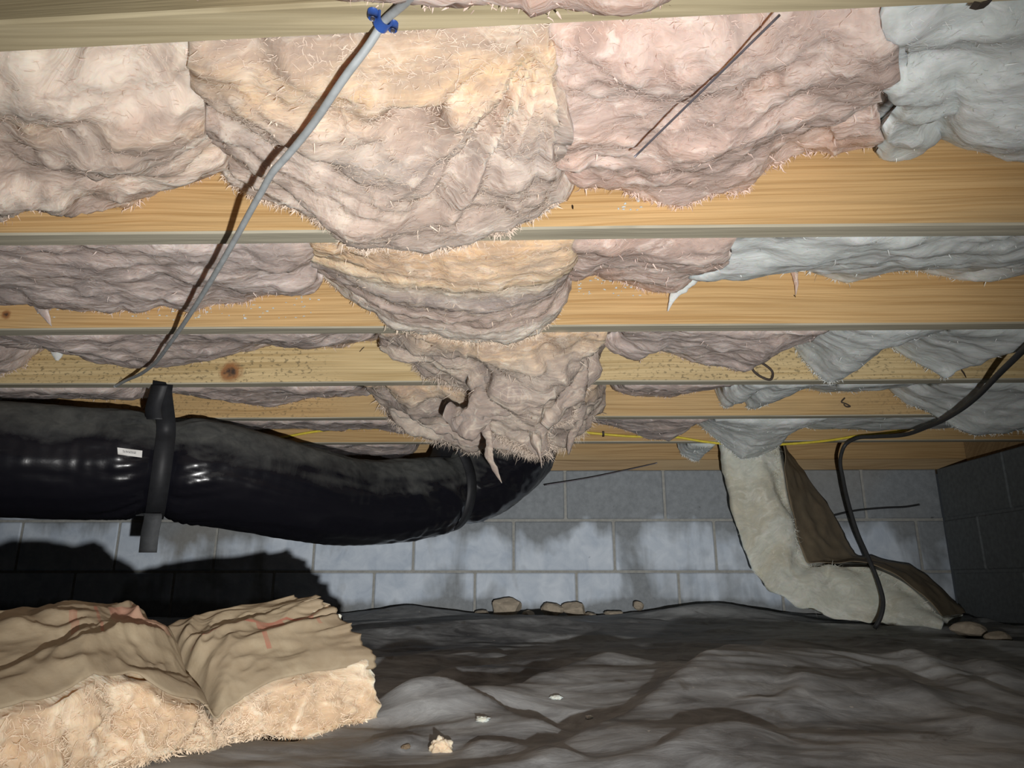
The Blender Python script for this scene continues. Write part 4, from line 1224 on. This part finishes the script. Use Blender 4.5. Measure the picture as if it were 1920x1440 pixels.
# blue staple: saddle over the cable, two nailed ears
sp = PZ(718, 42, zc(0.4795)); sdir = PZ(740, 22, zc(0.48)) - PZ(700, 72, zc(0.474)); sdir /= np.linalg.norm(sdir)
sd = np.cross(sdir, [0, 0, 1.0]); sd /= np.linalg.norm(sd)
stp = empty('cable_staple', sp + np.array([0, 0, 0.0]), 'blue plastic staple holding the grey cable under the cream joist', 'staple')
arcp = [sp + sd * 0.0062 * math.cos(a) + np.array([0, 0, -0.0062 * math.sin(a)]) for a in np.linspace(0, math.pi, 16)]
arcp = [arcp[0] + np.array([0, 0, 0.006])] + arcp + [arcp[-1] + np.array([0, 0, 0.006])]
V, fc = ribbon(np.array(arcp), sdir, 0.009, 0.002); mesh_obj('saddle', V, fc, M_BLUE, parent=stp, smooth_=False)
for sgn in (-1, 1):
    c = sp + sd * sgn * 0.0105 + np.array([0, 0, 0.001])
    V, fc = tube_data(np.array([c + np.array([0, 0, 0.0045]), c, c + np.array([0, 0, -0.003])]), np.array([0.0048, 0.0048, 0.004]), 12)
    ear = mesh_obj('ear', V, fc, M_BLUE, parent=stp)
    V, fc = tube_data(np.array([c + np.array([0, 0, -0.003]), c + np.array([0, 0, -0.0045])]), 0.0022, 8)
    mesh_obj('nail_head', V, fc, M_WIRE, parent=ear)

_a, _b = PZ(1462, 28, ZJ - 0.010), PZ(1190, 294, ZJ - 0.034)
V, fc = tube_data(np.linspace(_a, _b, 24), 0.0012, 8)
tag(mesh_obj('support_rod', V, fc, M_WIRE), 'thin dark wire rod bracing the rose pink batt', 'wire')

yp = [(470, 832), (535, 819), (600, 808), (680, 803), (780, 803), (850, 803), (960, 804), (1085, 810), (1180, 818), (1270, 820), (1320, 828), (1370, 833), (1440, 834), (1500, 831), (1560, 825), (1610, 817), (1660, 812), (1700, 805)]
ypp = [P(a, b, JY[5] - 0.006) for a, b in yp]
V, fc = tube_data(catmull(ypp, 160), 0.0045, 8)
tag(mesh_obj('electric_cable', V, fc, M_YELLOW), 'yellow electric cable running along the brown joist', 'cable')
c = P(1131, 813, JY[5] - 0.006)
V, fc = ribbon(np.array([c + np.array([0, 0.006, 0.010]), c + np.array([0, -0.0055, 0.006]), c + np.array([0, -0.0055, -0.006]), c + np.array([0, 0.006, -0.010])]), np.array([1.0, 0, 0]), 0.008, 0.0015)
tag(mesh_obj('cable_clip', V, fc, M_RUST, smooth_=False), 'dark clip fixing the yellow cable to the brown joist', 'clip')

bp = [PZ(2150, 440, ZJ - 0.008), PZ(2060, 520, ZJ - 0.010), PZ(1960, 612, ZJ - 0.022), P(1920, 655, 1.41), P(1880, 694, 1.50), P(1830, 745, 1.70), P(1790, 775, 1.90), P(1740, 800, 2.14), P(1690, 816, 2.31), P(1640, 819, 2.42), P(1605, 822, 2.48), P(1585, 834, 2.52), P(1576, 858, 2.52),
      P(1581, 900, 2.50), P(1591, 945, 2.46), P(1608, 1000, 2.42), P(1630, 1050, 2.37), P(1648, 1095, 2.34), P(1656, 1130, 2.32), P(1650, 1160, 2.31), P(1640, 1178, 2.31)]
V, fc = tube_data(catmull(bp, 240), 0.0066, 10)
tag(mesh_obj('electric_cable', V, fc, M_BLACKCABLE), 'black cable looping from the joists down to the ground by the hanging batt', 'cable')

V, fc = tube_data(catmull([P(1020, 910, 2.86), P(1100, 897, 2.88), P(1180, 880, 2.91), P(1232, 868, 2.94)], 40), 0.0022, 8)
tag(mesh_obj('support_rod', V, fc, M_WIRE), 'thin wire rod between the duct bend and the back sill', 'wire')
V, fc = tube_data(catmull([P(1548, 970, 2.93), P(1600, 958, 2.94), P(1660, 952, 2.945), P(1700, 950, 2.945), P(1724, 946, 2.95)], 40), 0.0038, 8)
tag(mesh_obj('thin_cable', V, fc, M_BLACKCABLE), 'thin dark cable along the back wall near the corner', 'cable')

# nails and splinters sticking from the joist faces
def nail(label, px, py, n, dx, dz, L=0.022, r=0.0011):
    p = P(px, py, JY[n])
    q = p + np.array([dx, -0.010, dz]) 
    V, fc = tube_data(np.array([p + np.array([0, 0.004, 0]), (p + q) / 2, q]), np.array([r, r, r * 0.5]), 7)
    tag(mesh_obj('nail', V, fc, M_RUST), label, 'nail', 'bent nails and wire ends on the joists')
nail('short dark nail beside the broad sagging batt on the orange joist', 1073, 382, 1, 0.0, -0.014, r=0.0014)
nail('dark wire end above the knot on the pale joist', 684, 648, 3, -0.010, -0.020)
nail('dark wire end on the pale joist near the wide white triangle', 1802, 690, 3, 0.002, -0.028, r=0.002)
nail('short dark wire end on the flecked joist beside the cable-crossed batt', 560, 545, 2, -0.012, -0.008)
nail('thin wire end below the long white batt on the flecked joist', 1489, 552, 2, -0.002, -0.010)

def cut_loop(label, pts, n, r):
    V, fc = tube_data(catmull([P(a, b, JY[n] - 0.006) for a, b in pts], 40), r, 8)
    tag(mesh_obj('wire_loop', V, fc, M_RUST), label, 'wire')
cut_loop('dark bent strap end hooked on the pale joist under the rose batt', [(1408, 678), (1412, 694), (1426, 706), (1446, 711), (1449, 700), (1434, 684), (1418, 676)], 3, 0.0032)
cut_loop('small dark wire curl on the face of the tan joist', [(1584, 746), (1578, 754), (1586, 757), (1594, 762), (1586, 762), (1582, 758)], 4, 0.0022)

# ------------------------------------------------------------------ rubble along the back wall
def stone(label, px, py, Y, w_, h_, d_, seed, mat=M_STONE, group='rubble stones at the wall foot', name='rubble_stone'):
    bm = bmesh.new()
    bmesh.ops.create_icosphere(bm, subdivisions=3, radius=1.0)
    V = np.array([v.co for v in bm.verts]); bm.verts.index_update()
    fc = [[v.index for v in f.verts] for f in bm.faces]; bm.free()
    rs = np.random.RandomState(seed)
    pl_n = rs.normal(size=(9, 3)); pl_n /= np.linalg.norm(pl_n, axis=1)[:, None]
    for nrm in pl_n:                                   # chip flat facets
        dd = V @ nrm; lim = rs.uniform(0.55, 0.85)
        V = V - np.maximum(dd - lim, 0)[:, None] * nrm
    V = V * (1 + 0.08 * fbm(V * 2.5 + seed, 3))[:, None]
    V = V / np.abs(V).max(0) * np.array([w_ / 2, d_ / 2, h_ / 2])
    c = P(px, py, Y)
    o = mesh_obj(name, V + c, fc, mat, smooth_=False)
    return tag(o, label, 'stone' if name == 'rubble_stone' else 'debris', group)
for k, (px, py, w_, h_, lab) in enumerate([
        (950, 1141, 0.115, 0.085, 'largest tan rubble lump at the foot of the back wall'),
        (993, 1154, 0.060, 0.040, 'flat tan rubble chip beside the largest lump'),
        (1036, 1145, 0.090, 0.060, 'squarish brown rubble lump at the foot of the back wall'),
        (1078, 1143, 0.100, 0.060, 'rounded tan rubble lump beside the squarish one'),
        (1108, 1155, 0.050, 0.028, 'small pale rubble chip beside the rounded lump'),
        (1150, 1150, 0.075, 0.030, 'low flat rubble piece beside the heaped plastic'),
        (1196, 1136, 0.045, 0.036, 'small pale stone perched on the heaped plastic'),
        (905, 1150, 0.060, 0.026, 'thin dark rubble chip at the edge of the plastic')]):
    stone(lab, px, py, 2.85, w_, h_, 0.07, 11 + k)
for k, (px, py, w_, h_, lab) in enumerate([
        (1815, 1182, 0.10, 0.05, 'brown rubble lump at the foot of the right wall'),
        (1868, 1198, 0.07, 0.045, 'pale rubble stone at the foot of the right wall'),
        (1905, 1218, 0.07, 0.04, 'grey rubble chip at the foot of the right wall')]):
    stone(lab, px, py, 2.25 - 0.12 * k, w_, h_, 0.08, 31 + k)

# ------------------------------------------------------------------ scraps on the plastic
def on_ground(px, py):
    r_ = ray(px, py); t_ = np.linspace(0.3, 3, 4000)
    pts = CAM + r_ * t_[:, None]
    i_ = np.argmax(pts[:, 2] < ground_z(pts[:, 0], pts[:, 1]))
    return pts[i_]
def scrap(label, px, py, size, mat, seed, flat=0.6):
    c = on_ground(px, py)
    bm = bmesh.new(); bmesh.ops.create_icosphere(bm, subdivisions=4, radius=1.0)
    V = np.array([v.co for v in bm.verts]); bm.verts.index_update(); fc = [[v.index for v in f.verts] for f in bm.faces]; bm.free()
    V = V * (0.75 + 0.7 * billow(V * 1.5 + seed, 3) * 0.6)[:, None] * np.array([1, 0.7, flat]) * size
    V = V + c + np.array([0, 0, size * flat * 0.55])
    o = mesh_obj('fibreglass_scrap', V, fc, mat, uv=np.zeros((len(V), 2)))
    return tag(o, label, 'debris', 'scraps on the plastic sheet')
scrap('cream tuft of fibreglass lying alone on the black sheet', 826, 1408, 0.0115, M_PEACH, 3.1, 0.7)
scrap('tiny pale fibre scrap on the sheet beyond the cream tuft', 905, 1352, 0.008, M_YELLOWED, 5.2, 0.4)
scrap('flat pale flake lying on a fold of the sheet', 1042, 1310, 0.009, M_YELLOWED, 7.2, 0.3)
scrap('white speck of fibre near the sheet fold', 1105, 1347, 0.0045, M_WHITE, 9.2, 0.5)
scrap('small brown clod on the sheet beside the cream tuft', 760, 1403, 0.005, M_SOIL, 2.2, 0.5)

# ------------------------------------------------------------------ white fibre flecks stuck to the joists
def flecks(parent, n, spots, seed):
    rs = np.random.RandomState(seed)
    parts = []
    for px, py in spots:
        c = P(px + rs.uniform(-6, 6), py + rs.uniform(-3, 3), JY[n] - 0.0005)
        a = rs.uniform(0.0012, 0.0042); b = rs.uniform(0.0008, 0.0022)
        k = 7
        an = np.linspace(0, 2 * np.pi, k, endpoint=False)
        rr = rs.uniform(0.5, 1.2, k)
        ring = np.stack([c[0] + a * rr * np.cos(an), np.full(k, c[1]), c[2] + b * rr * np.sin(an)], -1)
        tip = c + np.array([0, -0.0025, 0])
        parts.append((np.concatenate([ring, [tip]]), [[i, (i + 1) % k, k] for i in range(k)]))
    V, fc = merge(parts)
    o = mesh_obj('fibre_flecks', V, fc, M_WHITE, parent=parent, uv=np.zeros((len(V), 2)))
    o['kind'] = 'stuff'
rs = np.random.RandomState(5)
sp = [(1085 + 120 * rs.rand() ** 1.2, 520 + 35 * rs.rand()) for _ in range(34)] + [(60 + 520 * rs.rand(), 572 + 26 * rs.rand()) for _ in range(60)] + [(500 + 110 * rs.rand(), 530 + 45 * rs.rand()) for _ in range(16)]
flecks(JOIST[2], 2, sp, 1)
flecks(JOIST[1], 1, [(1165 + 40 * rs.rand(), 372 + 25 * rs.rand()) for _ in range(9)], 2)

# dark metal fastener under the first joist
a_, b_ = PZ(1822, 9, ZJ - 0.002), PZ(1858, 1, ZJ - 0.002)
V, fc = ribbon(np.array([a_, a_ * 0.7 + b_ * 0.3 + np.array([0, 0, -0.003]), a_ * 0.3 + b_ * 0.7 + np.array([0, 0, -0.003]), b_]), np.array([0.0, 1.0, 0.0]), 0.007, 0.0015)
tag(mesh_obj('metal_fastener', V, fc, M_RUST, smooth_=False), 'small dark metal fastener on the underside of the cream joist', 'fastener')
